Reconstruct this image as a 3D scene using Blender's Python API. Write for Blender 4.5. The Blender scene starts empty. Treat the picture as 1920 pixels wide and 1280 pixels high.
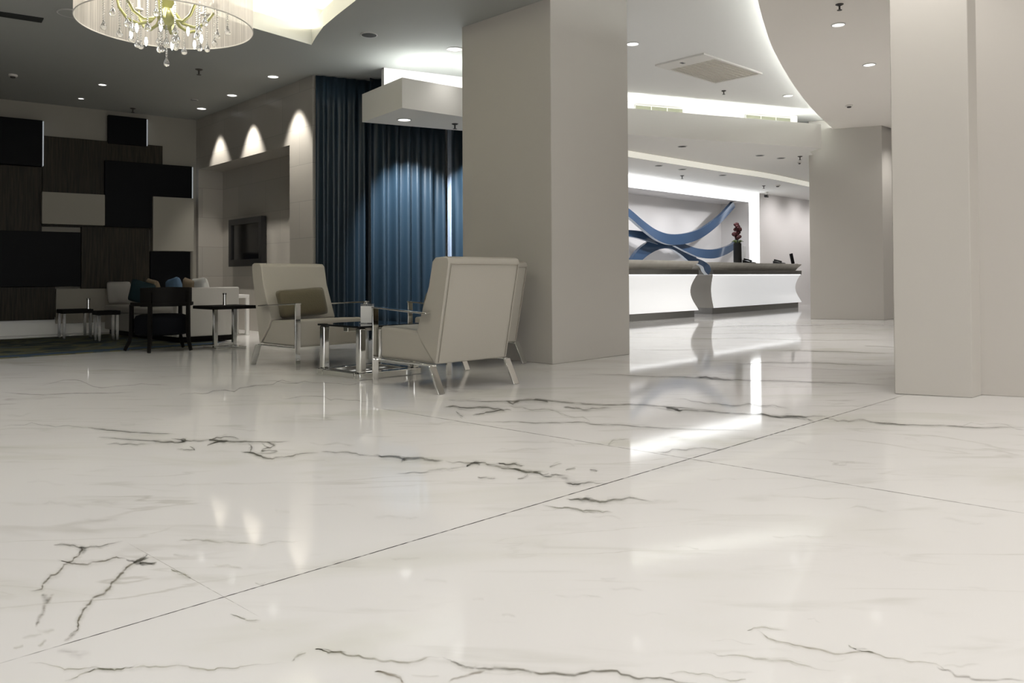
import bpy, math, random
from mathutils import Vector, Matrix
from mathutils.geometry import tessellate_polygon
random.seed(7)
C = bpy.context.scene.collection
S = bpy.context.scene
PI = math.pi
def R(a): return math.radians(a)

# ------------------------------------------------------------------ camera
CH, FPX, PY0 = .755, 1500.0, 494.0
cam = bpy.data.cameras.new('camera'); camo = bpy.data.objects.new('camera', cam); C.objects.link(camo)
ROT = Matrix.Rotation(R(91.0), 3, 'X') @ Matrix.Rotation(R(-.3), 3, 'Z')
camo.matrix_world = Matrix.Translation((0, 0, CH)) @ ROT.to_4x4()
cam.sensor_width = 36; cam.lens = FPX/1920*36; cam.shift_y = -(640-PY0)/1920; cam.clip_start = .05; cam.clip_end = 200
S.camera = camo
EYE = Vector((0, 0, CH))
def ray(px, py): return ROT @ Vector(((px-960)/FPX, (PY0-py)/FPX, -1))
def Zp(px, py, z):                       # where the sight line meets height z
    d = ray(px, py); return EYE + d*((z-CH)/d.z)
def F(px, py): return Zp(px, py, 0.0)
def Yp(px, py, Y):
    d = ray(px, py); return EYE + d*(Y/d.y)
def Vp(px, py, p, dr):                   # ... meets the upright plane through p along dr
    n = Vector((-dr[1], dr[0], 0)); d = ray(px, py)
    return EYE + d*(n.dot(Vector((p[0], p[1], 0))-Vector((0, 0, 0)))/n.dot(d))
def v2(p): return Vector((p[0], p[1]))

# ------------------------------------------------------------------ materials
def lin(r, g, b):
    f = lambda c: (c/255)/12.92 if c/255 <= .04045 else ((c/255+.055)/1.055)**2.4
    return (f(r), f(g), f(b), 1)
def mat(name, col, rough=.5, metal=0, spec=.5, emit=None, es=0, bump=None, var=None, alpha=1, trans=0, sheen=0, stretch=None, ior=1.45):
    m = bpy.data.materials.new(name); m.use_nodes = True; nt = m.node_tree
    b = nt.nodes['Principled BSDF']
    b.inputs['Base Color'].default_value = col; b.inputs['Roughness'].default_value = rough
    b.inputs['Metallic'].default_value = metal; b.inputs['Specular IOR Level'].default_value = spec
    b.inputs['Alpha'].default_value = alpha; b.inputs['Transmission Weight'].default_value = trans
    b.inputs['Sheen Weight'].default_value = sheen; b.inputs['IOR'].default_value = ior
    if emit: b.inputs['Emission Color'].default_value = emit; b.inputs['Emission Strength'].default_value = es
    if bump or var:
        tc = nt.nodes.new('ShaderNodeTexCoord'); n = nt.nodes.new('ShaderNodeTexNoise')
        src = tc.outputs['Object']
        if stretch:
            mp = nt.nodes.new('ShaderNodeMapping'); mp.inputs['Scale'].default_value = stretch
            nt.links.new(src, mp.inputs['Vector']); src = mp.outputs['Vector']
        nt.links.new(src, n.inputs['Vector'])
        n.inputs['Scale'].default_value = (bump or var)[0]; n.inputs['Detail'].default_value = 5
        if bump:
            bp = nt.nodes.new('ShaderNodeBump'); bp.inputs['Strength'].default_value = bump[1]; bp.inputs['Distance'].default_value = .01
            nt.links.new(n.outputs['Fac'], bp.inputs['Height']); nt.links.new(bp.outputs['Normal'], b.inputs['Normal'])
        if var:
            mx = nt.nodes.new('ShaderNodeMix'); mx.data_type = 'RGBA'
            rp = nt.nodes.new('ShaderNodeMapRange'); rp.inputs[1].default_value = .35; rp.inputs[2].default_value = .65
            nt.links.new(n.outputs['Fac'], rp.inputs[0]); nt.links.new(rp.outputs[0], mx.inputs['Factor'])
            mx.inputs['A'].default_value = col; mx.inputs['B'].default_value = var[1]
            nt.links.new(mx.outputs['Result'], b.inputs['Base Color'])
    return m
def g(v, w=0): return (v*(1+w), v, v*(1-w), 1)
M = {}
M['wall'] = mat('warm white paint', (.47, .445, .41, 1), .6, spec=.3, bump=(60, .03))
M['column'] = mat('cream column paint', (.47, .448, .412, 1), .55, spec=.3, bump=(40, .02))
M['greypaint'] = mat('grey lounge ceiling paint', (.36, .37, .355, 1), .8, spec=.2)
M['ceil'] = mat('white ceiling paint', (.76, .755, .735, 1), .8, spec=.2)
M['ceil_low'] = mat('cream ceiling paint', (.84, .80, .745, 1), .8, spec=.2)
M['soffit'] = mat('soffit paint', (.74, .725, .685, 1), .7, spec=.2)
M['coffer'] = mat('coffer paint', (.78, .77, .70, 1), .8, spec=.2)
M['white'] = mat('white lacquer', (.78, .78, .76, 1), .3)
M['whitewall'] = mat('white plaster', (.74, .72, .71, 1), .6)
M['chrome'] = mat('polished chrome', (.80, .80, .78, 1), .08, metal=1)
M['steel'] = mat('dark mirror steel', (.30, .30, .29, 1), .18, metal=1)
M['leather'] = mat('cream leather', (.385, .362, .315, 1), .45, spec=.35, bump=(180, .08))
M['piping'] = mat('cream piping', (.33, .305, .26, 1), .5)
M['olive'] = mat('olive brown fabric', (.095, .08, .045, 1), .8, bump=(90, .25), sheen=.2)
M['curtain'] = mat('blue satin drape', (.012, .0235, .035, 1), .36, spec=.5, bump=(220, .05))
M['lining'] = mat('pale blue lining', (.16, .19, .24, 1), .5, bump=(60, .3))
M['black'] = mat('black glossy panel', (.0025, .003, .004, 1), .45, spec=.08)
M['blackwood'] = mat('black stained wood', (.005, .0045, .004, 1), .55, spec=.12)
M['blackglass'] = mat('black glass', (.006, .007, .008, 1), .05)
M['brownwood'] = mat('dark brown streaked veneer', (.030, .024, .014, 1), .5, spec=.2, var=(6, (.010, .008, .005, 1)), stretch=(9, 9, .5))
M['creampanel'] = mat('cream panel fabric', (.29, .275, .24, 1), .7, spec=.2)
M['greysofa'] = mat('pale grey upholstery', (.46, .445, .42, 1), .7, bump=(120, .1))
M['darkseat'] = mat('dark navy fabric', (.004, .0045, .006, 1), .8, spec=.08)
M['teal'] = mat('dark teal fabric', (.008, .028, .036, 1), .7)
M['tan'] = mat('tan fabric', (.25, .195, .13, 1), .7)
M['bluecush'] = mat('steel blue fabric', (.10, .18, .29, 1), .7)
M['lens'] = mat('lit lamp lens', (.9, .9, .9, 1), .3, emit=(1, .98, .95, 1), es=.75)
M['lensoff'] = mat('unlit lamp reflector', (.75, .76, .76, 1), .25, metal=.6)
M['led'] = mat('cool white led strip', (.9, .9, .9, 1), .5, emit=(.95, 1, .97, 1), es=26)
M['ledcool'] = mat('neutral led strip', (.9, .9, .9, 1), .5, emit=(.97, .98, 1, 1), es=6)
M['ledwarm'] = mat('warm led strip', (.9, .9, .8, 1), .5, emit=(1, .97, .82, 1), es=24)
M['lightbox'] = mat('backlit acrylic', (.9, .9, .9, 1), .4, emit=(.96, .985, 1, 1), es=2.2)
M['lipglow'] = mat('cream lip with added glow', (.75, .73, .66, 1), .5, emit=(1, .98, .88, 1), es=.45)  # cove light on the soffit lip, put in as emission
M['edgeglow'] = mat('reveal side with added glow', (.6, .62, .65, 1), .5, emit=(.85, .92, 1, 1), es=.22)  # emission stands in for light falling on the panels' reveal sides
M['ledhot'] = mat('bright led strip', (.9, .9, .9, 1), .5, emit=(.97, 1, .98, 1), es=85)
M['ringmetal'] = mat('satin lamp ring', (.62, .62, .60, 1), .35, metal=.3)
M['darkmetal'] = mat('dark bronze metal', (.05, .045, .04, 1), .5)
M['vent'] = mat('pale green grey grille', (.17, .17, .12, 1), .6)
M['darkvent'] = mat('dark slot grille', (.02, .022, .022, 1), .7)
M['cassette'] = mat('ivory plastic grille', (.50, .47, .41, 1), .6)
M['plastic'] = mat('off white plastic', (.66, .64, .60, 1), .5)
M['screen'] = mat('black screen glass', (.004, .004, .005, 1), .12)
M['bezel'] = mat('black plastic bezel', (.012, .012, .012, 1), .35)
M['ribbon'] = mat('blue lacquer ribbon', (.048, .085, .155, 1), .14, spec=.5)
M['ribbonedge'] = mat('ribbon edge with light as pale blue', (.70, .76, .84, 1), .4)  # pale colour paints the light caught along the ribbon edges
M['deskfront'] = mat('white desk front with added glow', (.80, .80, .79, 1), .35, emit=(.97, .98, 1, 1), es=.4)  # emission added to brighten the front beyond its light strip
M['deskend'] = mat('desk end with shade in its grey', (.30, .285, .26, 1), .5)  # darker grey paints the shade on the desk ends
M['stone'] = mat('beige counter stone', (.62, .595, .54, 1), .35, var=(5, (.54, .515, .46, 1)))
M['petal'] = mat('dark red petals', (.055, .009, .010, 1), .6)
M['leaf'] = mat('green leaves', (.10, .13, .04, 1), .6)
M['crystal'] = mat('clear crystal', (.95, .95, .95, 1), .03, trans=.85, ior=1.5)
M['greenglass'] = mat('yellow green glass', (.55, .55, .24, 1), .1, trans=.35, ior=1.45)
M['bulb'] = mat('lit candle bulb', (1, 1, 1, 1), .3, emit=(.92, 1, 1, 1), es=6)
M['card'] = mat('white card', (.80, .80, .79, 1), .6)
M['acrylic'] = mat('clear acrylic', (.85, .87, .88, 1), .05, trans=.8)
M['ink'] = mat('grey print', (.12, .12, .12, 1), .7)
def organza():
    m = bpy.data.materials.new('sheer organza'); m.use_nodes = True; nt = m.node_tree; nt.nodes.clear()
    o = nt.nodes.new('ShaderNodeOutputMaterial'); d = nt.nodes.new('ShaderNodeBsdfDiffuse'); t = nt.nodes.new('ShaderNodeBsdfTranslucent')
    tr = nt.nodes.new('ShaderNodeBsdfTransparent'); m1 = nt.nodes.new('ShaderNodeMixShader'); m2 = nt.nodes.new('ShaderNodeMixShader')
    d.inputs[0].default_value = (.80, .76, .72, 1); t.inputs[0].default_value = (.80, .76, .72, 1)
    tc = nt.nodes.new('ShaderNodeTexCoord'); mp = nt.nodes.new('ShaderNodeMapping'); n = nt.nodes.new('ShaderNodeTexNoise')
    mp.inputs['Scale'].default_value = (160, 160, 1.5); n.inputs['Scale'].default_value = 1
    nt.links.new(tc.outputs['Object'], mp.inputs['Vector']); nt.links.new(mp.outputs['Vector'], n.inputs['Vector'])
    r = nt.nodes.new('ShaderNodeMapRange'); r.inputs[1].default_value = .3; r.inputs[2].default_value = .7; r.inputs[3].default_value = .5; r.inputs[4].default_value = .85
    nt.links.new(n.outputs['Fac'], r.inputs[0])
    m1.inputs[0].default_value = .5; nt.links.new(d.outputs[0], m1.inputs[1]); nt.links.new(t.outputs[0], m1.inputs[2])
    nt.links.new(r.outputs[0], m2.inputs[0]); nt.links.new(tr.outputs[0], m2.inputs[1]); nt.links.new(m1.outputs[0], m2.inputs[2])
    nt.links.new(m2.outputs[0], o.inputs[0]); return m
M['organza'] = organza()
def tile_wall():                           # large pale wall tiles with hairline joints and slightly different tones
    m = mat('polished wall tiles', (.42, .40, .36, 1), .28, spec=.4); nt = m.node_tree; b = nt.nodes['Principled BSDF']
    tc = nt.nodes.new('ShaderNodeTexCoord'); br = nt.nodes.new('ShaderNodeTexBrick')
    br.inputs['Color1'].default_value = (.43, .405, .365, 1); br.inputs['Color2'].default_value = (.37, .35, .315, 1); br.inputs['Mortar'].default_value = (.29, .275, .25, 1)
    br.inputs['Scale'].default_value = 1; br.inputs['Mortar Size'].default_value = .003; br.inputs['Brick Width'].default_value = .9; br.inputs['Row Height'].default_value = .45
    br.offset = .5
    nt.links.new(tc.outputs['UV'], br.inputs['Vector']); nt.links.new(br.outputs['Color'], b.inputs['Base Color']); return m
M['tile'] = tile_wall()
def marble():
    m = mat('polished white marble', (.75, .735, .71, 1), .06); nt = m.node_tree; b = nt.nodes['Principled BSDF']
    b.inputs['IOR'].default_value = 1.30
    tc = nt.nodes.new('ShaderNodeTexCoord')
    def noise(sc, det, stretch, rot=0, dist=0):
        mp = nt.nodes.new('ShaderNodeMapping'); mp.inputs['Scale'].default_value = stretch; mp.inputs['Rotation'].default_value = (0, 0, R(rot))
        n = nt.nodes.new('ShaderNodeTexNoise'); n.inputs['Scale'].default_value = sc; n.inputs['Detail'].default_value = det; n.inputs['Distortion'].default_value = dist
        nt.links.new(tc.outputs['Object'], mp.inputs['Vector']); nt.links.new(mp.outputs['Vector'], n.inputs['Vector']); return n.outputs['Fac']
    def rng(x, a, bb, lo=0, hi=1):
        r = nt.nodes.new('ShaderNodeMapRange'); r.interpolation_type = 'SMOOTHSTEP'
        for i, v in zip((1, 2, 3, 4), (a, bb, lo, hi)): r.inputs[i].default_value = v
        nt.links.new(x, r.inputs[0]); return r.outputs[0]
    def mix(f, a, bcol):
        x = nt.nodes.new('ShaderNodeMix'); x.data_type = 'RGBA'; nt.links.new(f, x.inputs['Factor'])
        if isinstance(a, tuple): x.inputs['A'].default_value = a
        else: nt.links.new(a, x.inputs['A'])
        x.inputs['B'].default_value = bcol; return x.outputs['Result']
    def mul(a, c):
        x = nt.nodes.new('ShaderNodeMath'); x.operation = 'MULTIPLY'; nt.links.new(a, x.inputs[0])
        if isinstance(c, float): x.inputs[1].default_value = c
        else: nt.links.new(c, x.inputs[1])
        return x.outputs[0]
    def ridge(x, w):
        s = nt.nodes.new('ShaderNodeMath'); s.operation = 'SUBTRACT'; nt.links.new(x, s.inputs[0]); s.inputs[1].default_value = .5
        a = nt.nodes.new('ShaderNodeMath'); a.operation = 'ABSOLUTE'; nt.links.new(s.outputs[0], a.inputs[0]); return rng(a.outputs[0], 0, w, 1, 0)
    c = mix(rng(noise(.5, 3, (1, 1, 1)), .35, .7), (.785, .775, .765, 1), (.735, .72, .708, 1))
    c = mix(mul(rng(noise(1.1, 4, (.7, 1.7, 1), 8, .6), .53, .74), .6), c, (.60, .595, .52, 1))
    c = mix(mul(rng(noise(3.2, 6, (.6, 2.6, 1), 5, .8), .56, .78), .5), c, (.56, .55, .51, 1))
    vein = mul(ridge(noise(.8, 6, (.45, 1.5, 1), 12, .9), .013), rng(noise(1.3, 3, (1, 1, 1)), .48, .66))
    c = mix(mul(vein, .40), c, (.40, .38, .33, 1))
    fine = mul(ridge(noise(1.7, 6, (.35, 1.9, 1), -4, .6), .010), rng(noise(.9, 3, (1, 1.3, 1), 30), .5, .68))
    c = mix(mul(fine, .30), c, (.42, .40, .34, 1))
    nt.links.new(c, b.inputs['Base Color']); return m
M['marble'] = marble()
def vein_mat():
    m = bpy.data.materials.new('marble vein'); m.use_nodes = True; nt = m.node_tree; nt.nodes.clear()
    o = nt.nodes.new('ShaderNodeOutputMaterial'); b = nt.nodes.new('ShaderNodeBsdfPrincipled'); tr = nt.nodes.new('ShaderNodeBsdfTransparent'); mx = nt.nodes.new('ShaderNodeMixShader')
    b.inputs['Roughness'].default_value = .06; b.inputs['IOR'].default_value = 1.30
    uv = nt.nodes.new('ShaderNodeTexCoord'); sp = nt.nodes.new('ShaderNodeSeparateXYZ'); nt.links.new(uv.outputs['UV'], sp.inputs[0])
    def mth(op, a, c=None):
        x = nt.nodes.new('ShaderNodeMath'); x.operation = op
        if isinstance(a, (int, float)): x.inputs[0].default_value = a
        else: nt.links.new(a, x.inputs[0])
        if c is not None:
            if isinstance(c, (int, float)): x.inputs[1].default_value = c
            else: nt.links.new(c, x.inputs[1])
        return x.outputs[0]
    d = mth('SUBTRACT', 1.0, mth('ABSOLUTE', mth('SUBTRACT', mth('MULTIPLY', sp.outputs[1], 2.0), 1.0)))
    d = mth('MULTIPLY', mth('POWER', d, 1.3), mth('MINIMUM', mth('MULTIPLY', mth('MINIMUM', sp.outputs[0], mth('SUBTRACT', 1.0, sp.outputs[0])), 7.0), 1.0))
    n = nt.nodes.new('ShaderNodeTexNoise'); n.inputs['Scale'].default_value = 1; n.inputs['Detail'].default_value = 6
    mp = nt.nodes.new('ShaderNodeMapping'); mp.inputs['Scale'].default_value = (17, 48, 1); mp.inputs['Rotation'].default_value = (0, 0, R(-6)); nt.links.new(uv.outputs['Object'], mp.inputs['Vector']); nt.links.new(mp.outputs['Vector'], n.inputs['Vector'])
    r = nt.nodes.new('ShaderNodeMapRange'); r.inputs[1].default_value = .33; r.inputs[2].default_value = .62; r.inputs[3].default_value = .12; nt.links.new(n.outputs['Fac'], r.inputs[0])
    at = nt.nodes.new('ShaderNodeAttribute'); at.attribute_name = 'vein'
    a = mth('MULTIPLY', mth('MULTIPLY', d, r.outputs[0]), at.outputs['Alpha'])
    a = mth('MINIMUM', a, 1.0)
    nt.links.new(at.outputs['Color'], b.inputs['Base Color'])
    nt.links.new(a, mx.inputs[0]); nt.links.new(tr.outputs[0], mx.inputs[1]); nt.links.new(b.outputs[0], mx.inputs[2]); nt.links.new(mx.outputs[0], o.inputs[0]); return m
M['vein'] = vein_mat()
def rugmat():
    m = mat('patterned wool rug', (.05, .07, .08, 1), .95, spec=.1); nt = m.node_tree; b = nt.nodes['Principled BSDF']
    tc = nt.nodes.new('ShaderNodeTexCoord'); n = nt.nodes.new('ShaderNodeTexNoise'); n.inputs['Scale'].default_value = 2.2; n.inputs['Detail'].default_value = 4; n.inputs['Distortion'].default_value = 1.5
    cr = nt.nodes.new('ShaderNodeValToRGB'); e = cr.color_ramp.elements
    e[0].position = .3; e[0].color = (.020, .032, .045, 1); e[1].position = .75; e[1].color = (.035, .055, .08, 1)
    for p, col in ((.45, (.06, .065, .055, 1)), (.52, (.12, .115, .06, 1)), (.6, (.07, .085, .085, 1))):
        x = e.new(p); x.color = col
    nt.links.new(tc.outputs['Object'], n.inputs['Vector']); nt.links.new(n.outputs['Fac'], cr.inputs[0]); nt.links.new(cr.outputs[0], b.inputs['Base Color']); return m
M['rug'] = rugmat()
M['rugedge'] = mat('slate blue rug border', (.045, .07, .105, 1), .95, spec=.1)

# ------------------------------------------------------------------ mesh builder
class MB:
    def __init__(s): s.v = []; s.f = []; s.mi = []; s.uv = {}; s.col = {}
    def add(s, vs, fs, mi=0):
        o = len(s.v); s.v += [tuple(p) for p in vs]
        for f in fs: s.f.append(tuple(o+i for i in f)); s.mi.append(mi)
        return s
    def box(s, x0, x1, y0, y1, z0, z1, mi=0, M4=None):
        vs = [Vector(p) for p in ((x0,y0,z0),(x1,y0,z0),(x1,y1,z0),(x0,y1,z0),(x0,y0,z1),(x1,y0,z1),(x1,y1,z1),(x0,y1,z1))]
        if M4 is not None: vs = [M4 @ p for p in vs]
        return s.add(vs, [(3,2,1,0),(4,5,6,7),(0,1,5,4),(1,2,6,5),(2,3,7,6),(3,0,4,7)], mi)
    def prism(s, poly, z0, z1, mi=0):      # counter-clockwise outline
        n = len(poly); vs = [(p[0], p[1], z0) for p in poly]+[(p[0], p[1], z1) for p in poly]
        t = tessellate_polygon([[Vector((p[0], p[1], 0)) for p in poly]])
        fs = [tuple(q) for q in t]+[tuple(n+i for i in q) for q in t]
        fs += [(i, (i+1) % n, n+(i+1) % n, n+i) for i in range(n)]
        return s.add(vs, fs, mi)
    def extr(s, prof, x0, x1, mi=0):       # (y,z) outline pushed along x
        n = len(prof); vs = [(x0, p[0], p[1]) for p in prof]+[(x1, p[0], p[1]) for p in prof]
        return s.add(vs, [tuple(range(n)), tuple(range(2*n-1, n-1, -1))]+[(i, n+i, n+(i+1) % n, (i+1) % n) for i in range(n)], mi)
    def tube(s, path, r, n=8, mi=0, cap=True):
        path = [Vector(p) for p in path]; rings = []
        for i, p in enumerate(path):
            t = (path[min(i+1, len(path)-1)]-path[max(i-1, 0)]).normalized()
            a = Vector((0, 0, 1)) if abs(t.z) < .95 else Vector((1, 0, 0))
            u = t.cross(a).normalized(); w = u.cross(t); rr = r[i] if isinstance(r, (list, tuple)) else r
            rings.append([p+(u*math.cos(2*PI*k/n)+w*math.sin(2*PI*k/n))*rr for k in range(n)])
        vs = [q for ring in rings for q in ring]; fs = []
        for i in range(len(path)-1):
            for k in range(n): fs.append((i*n+k, i*n+(k+1) % n, (i+1)*n+(k+1) % n, (i+1)*n+k))
        if cap: fs += [tuple(range(n-1, -1, -1)), tuple((len(path)-1)*n+k for k in range(n))]
        return s.add(vs, fs, mi)
    def lathe(s, prof, c=(0, 0, 0), n=24, mi=0):
        vs = []; fs = []
        for r, z in prof:
            for k in range(n): vs.append((c[0]+r*math.cos(2*PI*k/n), c[1]+r*math.sin(2*PI*k/n), c[2]+z))
        for i in range(len(prof)-1):
            for k in range(n): fs.append((i*n+k, i*n+(k+1) % n, (i+1)*n+(k+1) % n, (i+1)*n+k))
        if prof[0][0] > 1e-5: fs.append(tuple(range(n-1, -1, -1)))
        if prof[-1][0] > 1e-5: fs.append(tuple((len(prof)-1)*n+k for k in range(n)))
        return s.add(vs, fs, mi)
    def bar(s, path, w, t, up=(0, 0, 1), mi=0):   # flat bar: w across, t along up
        path = [Vector(p) for p in path]; up = Vector(up); vs = []; fs = []
        for i, p in enumerate(path):
            d = (path[min(i+1, len(path)-1)]-path[max(i-1, 0)]).normalized()
            sd = d.cross(up).normalized()
            if sd.length < .1: sd = Vector((1, 0, 0))
            u2 = sd.cross(d).normalized()
            vs += [p+sd*w/2+u2*t/2, p-sd*w/2+u2*t/2, p-sd*w/2-u2*t/2, p+sd*w/2-u2*t/2]
        for i in range(len(path)-1):
            for k in range(4): fs.append((i*4+k, i*4+(k+1) % 4, (i+1)*4+(k+1) % 4, (i+1)*4+k))
        n = (len(path)-1)*4; fs += [(3, 2, 1, 0), (n, n+1, n+2, n+3)]
        return s.add(vs, fs, mi)
    def build(s, name, mats, parent=None, smooth=None, bevel=0, seg=2, loc=None, subsurf=0):
        me = bpy.data.meshes.new(name); me.from_pydata(s.v, [], s.f)
        if not isinstance(mats, (list, tuple)): mats = [mats]
        for m in mats: me.materials.append(m)
        for p, mi in zip(me.polygons, s.mi): p.material_index = mi
        import bmesh
        bm = bmesh.new(); bm.from_mesh(me); bmesh.ops.remove_doubles(bm, verts=bm.verts, dist=1e-6) if not s.uv else None
        bmesh.ops.recalc_face_normals(bm, faces=bm.faces) if not s.uv else None
        bm.to_mesh(me); bm.free()
        o = bpy.data.objects.new(name, me); C.objects.link(o)
        if parent is not None: o.parent = parent
        if loc is not None: o.location = loc
        if bevel:
            b = o.modifiers.new('bevel', 'BEVEL'); b.width = bevel; b.segments = seg; b.limit_method = 'ANGLE'; b.angle_limit = R(35)
            smooth = smooth or 45
        if subsurf:
            b = o.modifiers.new('sub', 'SUBSURF'); b.levels = subsurf; b.render_levels = subsurf
        if smooth:
            for p in me.polygons: p.use_smooth = True
            me.set_sharp_from_angle(angle=R(smooth))
        return o
def tag(o, label, cat, group=None):
    o['label'] = label; o['category'] = cat
    if group: o['group'] = group
    return o
def thing(name, label, cat, loc=(0, 0, 0), rz=0, group=None):
    o = bpy.data.objects.new(name, None); C.objects.link(o); o.location = loc; o.rotation_euler = (0, 0, rz); o.empty_display_size = .1
    return tag(o, label, cat, group)
def struct(o, label=None):
    o['kind'] = 'structure'
    if label: o['label'] = label
    return o
def dup(root, loc, rz, label, group=None):
    r = root.copy(); C.objects.link(r); r.location = loc; r.rotation_euler = (0, 0, rz); r['label'] = label
    if group: r['group'] = group
    for ch in list(root.children):
        c = ch.copy(); C.objects.link(c); c.parent = r
        for gg in list(ch.children):
            d = gg.copy(); C.objects.link(d); d.parent = c
    return r
def light(kind, loc, power, col=(1, 1, 1), target=None, size=.1, angle=70, blend=.6):
    l = bpy.data.lights.new('lamp_or_fill', kind); l.energy = power; l.color = col
    o = bpy.data.objects.new('lamp_or_fill', l); C.objects.link(o); o.location = loc
    if kind == 'SPOT': l.spot_size = R(angle); l.spot_blend = blend; l.shadow_soft_size = size
    if kind == 'POINT': l.shadow_soft_size = size
    t = Vector(target) if target is not None else Vector(loc)-Vector((0, 0, 1))
    o.rotation_euler = (t-Vector(loc)).to_track_quat('-Z', 'Y').to_euler()
    return o

U = Vector((.7071, .7071, 0)); W_ = Vector((.7071, -.7071, 0)); UP = Vector((0, 0, 1))
ZL, ZM, ZR = 3.2, 3.48, 3.31            # lounge, lobby and lowered right ceilings

# ------------------------------------------------------------------ floor with tile joints and veins
fl = MB()
fl.add([(-16, -8, 0), (16, -8, 0), (16, 30, 0), (-16, 30, 0)], [(0, 1, 2, 3)], 0)
fl.uv = {0: [(0, 0)]*4}; fl.col = {}
_h = [.0003]
def strip(pts, widths, col, alpha, mi=1):
    """an inlaid streak of the stone: pts and widths as seen, laid on the floor"""
    _h[0] += .000004; z = _h[0]; L = []
    for i, (p, w) in enumerate(zip(pts, widths)):
        kk = 1 if len(pts) < 8 else max(5, len(pts)//10)
        a = pts[max(i-kk, 0)]; b = pts[min(i+kk, len(pts)-1)]
        dx, dy = b[0]-a[0], b[1]-a[1]; l = math.hypot(dx, dy) or 1
        nx, ny = -dy/l, dx/l
        L.append((Zp(p[0]+nx*w/2, p[1]+ny*w/2, z), Zp(p[0]-nx*w/2, p[1]-ny*w/2, z)))
    for i in range(len(L)-1):
        k = len(fl.f); fl.add([L[i][0], L[i+1][0], L[i+1][1], L[i][1]], [(0, 1, 2, 3)], mi)
        u0, u1 = i/(len(L)-1), (i+1)/(len(L)-1)
        fl.uv[k] = [(u0, 0), (u1, 0), (u1, 1), (u0, 1)]; fl.col[k] = (*col, alpha)
def crack(pts, w, alpha=.9, col=(.13, .125, .115), rough=.8, taper=True, levels=3, flat=.5):
    if rough < .75: flat = .12
    P = [Vector(p) for p in pts]
    for lv in range(levels):
        Q = [P[0]]
        for a, b in zip(P, P[1:]):
            m = (a+b)/2; l = (b-a).length*rough*.22
            m += Vector((random.uniform(-l, l), random.uniform(-l, l)*flat)); Q += [m, b]
        P = Q
    n = len(P); ws = []
    for i in range(n):
        t = i/(n-1); k = (math.sin(PI*min(max(t, .06), .94))**.5 if taper else 1)
        ws.append(max(1.5, w*1.5*k*random.uniform(.5, 1.5)))
    ws = [sum(ws[max(0, i-3):i+4])/len(ws[max(0, i-3):i+4]) for i in range(n)]
    strip(P, ws, col, alpha*(1.1 if w < 6 else .75))
    if levels > 2 and 1.9 < w < 6:           # fainter hairs and side branches along the streak
        for _ in range(3):
            i0 = random.randrange(0, max(1, n-14)); q = P[i0:i0+random.randint(9, 16)]; o0 = Vector((random.uniform(-6, 6), random.uniform(-5, 5)))
            q = [p+o0*(j/len(q)) + Vector((random.uniform(-1.5, 1.5), random.uniform(-.7, .7))) for j, p in enumerate(q)]
            if len(q) > 4: strip(q, [max(1.2, w*.55)]*len(q), col, alpha*.5)
        strip([p+Vector((0, w*.3)) for p in P], [x*3.2+2 for x in ws], (.50, .49, .42), alpha*.32)
def joint(pts, w, alpha=.9, col=(.05, .045, .04)):
    strip([Vector(p) for p in pts], [w*1.25]*len(pts), col, alpha*1.9)
GY = (.20, .195, .175); YG = (.46, .45, .33); BR = (.20, .165, .115)
# tile joints
N = 24
joint([(-60+i*(1745+60)/N, 1261-(1261-726)*i/N) for i in range(N+1)], 1.5, 1.0)
joint([(660+i*(1990-660)/N, 757+(973-757)*i/N) for i in range(N+1)], 1.0, .7, (.20, .19, .17))
joint([(235+i*255/N, 1015+143*i/N) for i in range(N+1)], 1.0, .5, (.35, .34, .28))
# near left cluster
crack([(100,1022),(125,1021),(148,1026),(190,1024),(232,1014)], 3, .7, GY)
crack([(148,1024),(155,1030),(146,1042),(134,1052),(120,1058),(96,1078),(80,1095),(78,1104),(52,1106)], 4, .85, BR)
crack([(150,1024),(160,1028),(150,1038)], 9, .55, GY)
crack([(108,1050),(140,1056),(165,1058),(190,1052),(218,1044),(238,1047)], 3, .8, BR)
crack([(276,1040),(266,1050),(250,1055),(236,1066),(215,1088),(206,1102),(180,1118),(168,1132),(155,1146),(146,1165),(144,1182),(130,1192)], 4.5, .95, BR)
crack([(236,1047),(252,1053),(268,1058),(290,1059)], 6, .95, (.08, .07, .06)); crack([(262,1055),(295,1054)], 4, .9, (.08, .07, .06)); crack([(250,1055),(270,1046),(277,1039)], 5, .95, (.07, .06, .05))
crack([(78,1113),(84,1120),(92,1128)], 12, .8, GY); crack([(102,1112),(92,1125),(82,1142),(72,1160),(66,1176)], 9, .7, BR)
crack([(146,1160),(144,1182),(132,1194),(118,1202)], 7, .5, BR); crack([(66,1182),(90,1184),(104,1180)], 8, .45, YG); crack([(40,1196),(60,1192),(80,1188)], 6, .4, YG)
crack([(24,1215),(44,1209)], 6, .5, YG); crack([(70,1212),(88,1198)], 8, .45, YG); crack([(320,1066),(338,1074),(358,1084)], 4, .6, YG)
crack([(105,1219),(130,1222),(150,1228),(175,1224)], 14, .35, (.33, .3, .28))
crack([(50,1244),(100,1248),(160,1252),(215,1256),(270,1248),(335,1246),(390,1256),(450,1249),(540,1243)], 3.2, .55, YG); crack([(120,1276),(150,1264),(180,1254),(260,1245)], 3, .45, YG)
crack([(590,1216),(615,1224),(650,1222)], 3, .6, YG); crack([(545,1240),(560,1228),(575,1222)], 3, .4, YG)
crack([(330,1016),(365,1011),(425,1014),(570,1012)], 3, .35, YG); crack([(430,1151),(460,1160),(490,1162)], 3, .45, YG)
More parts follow.
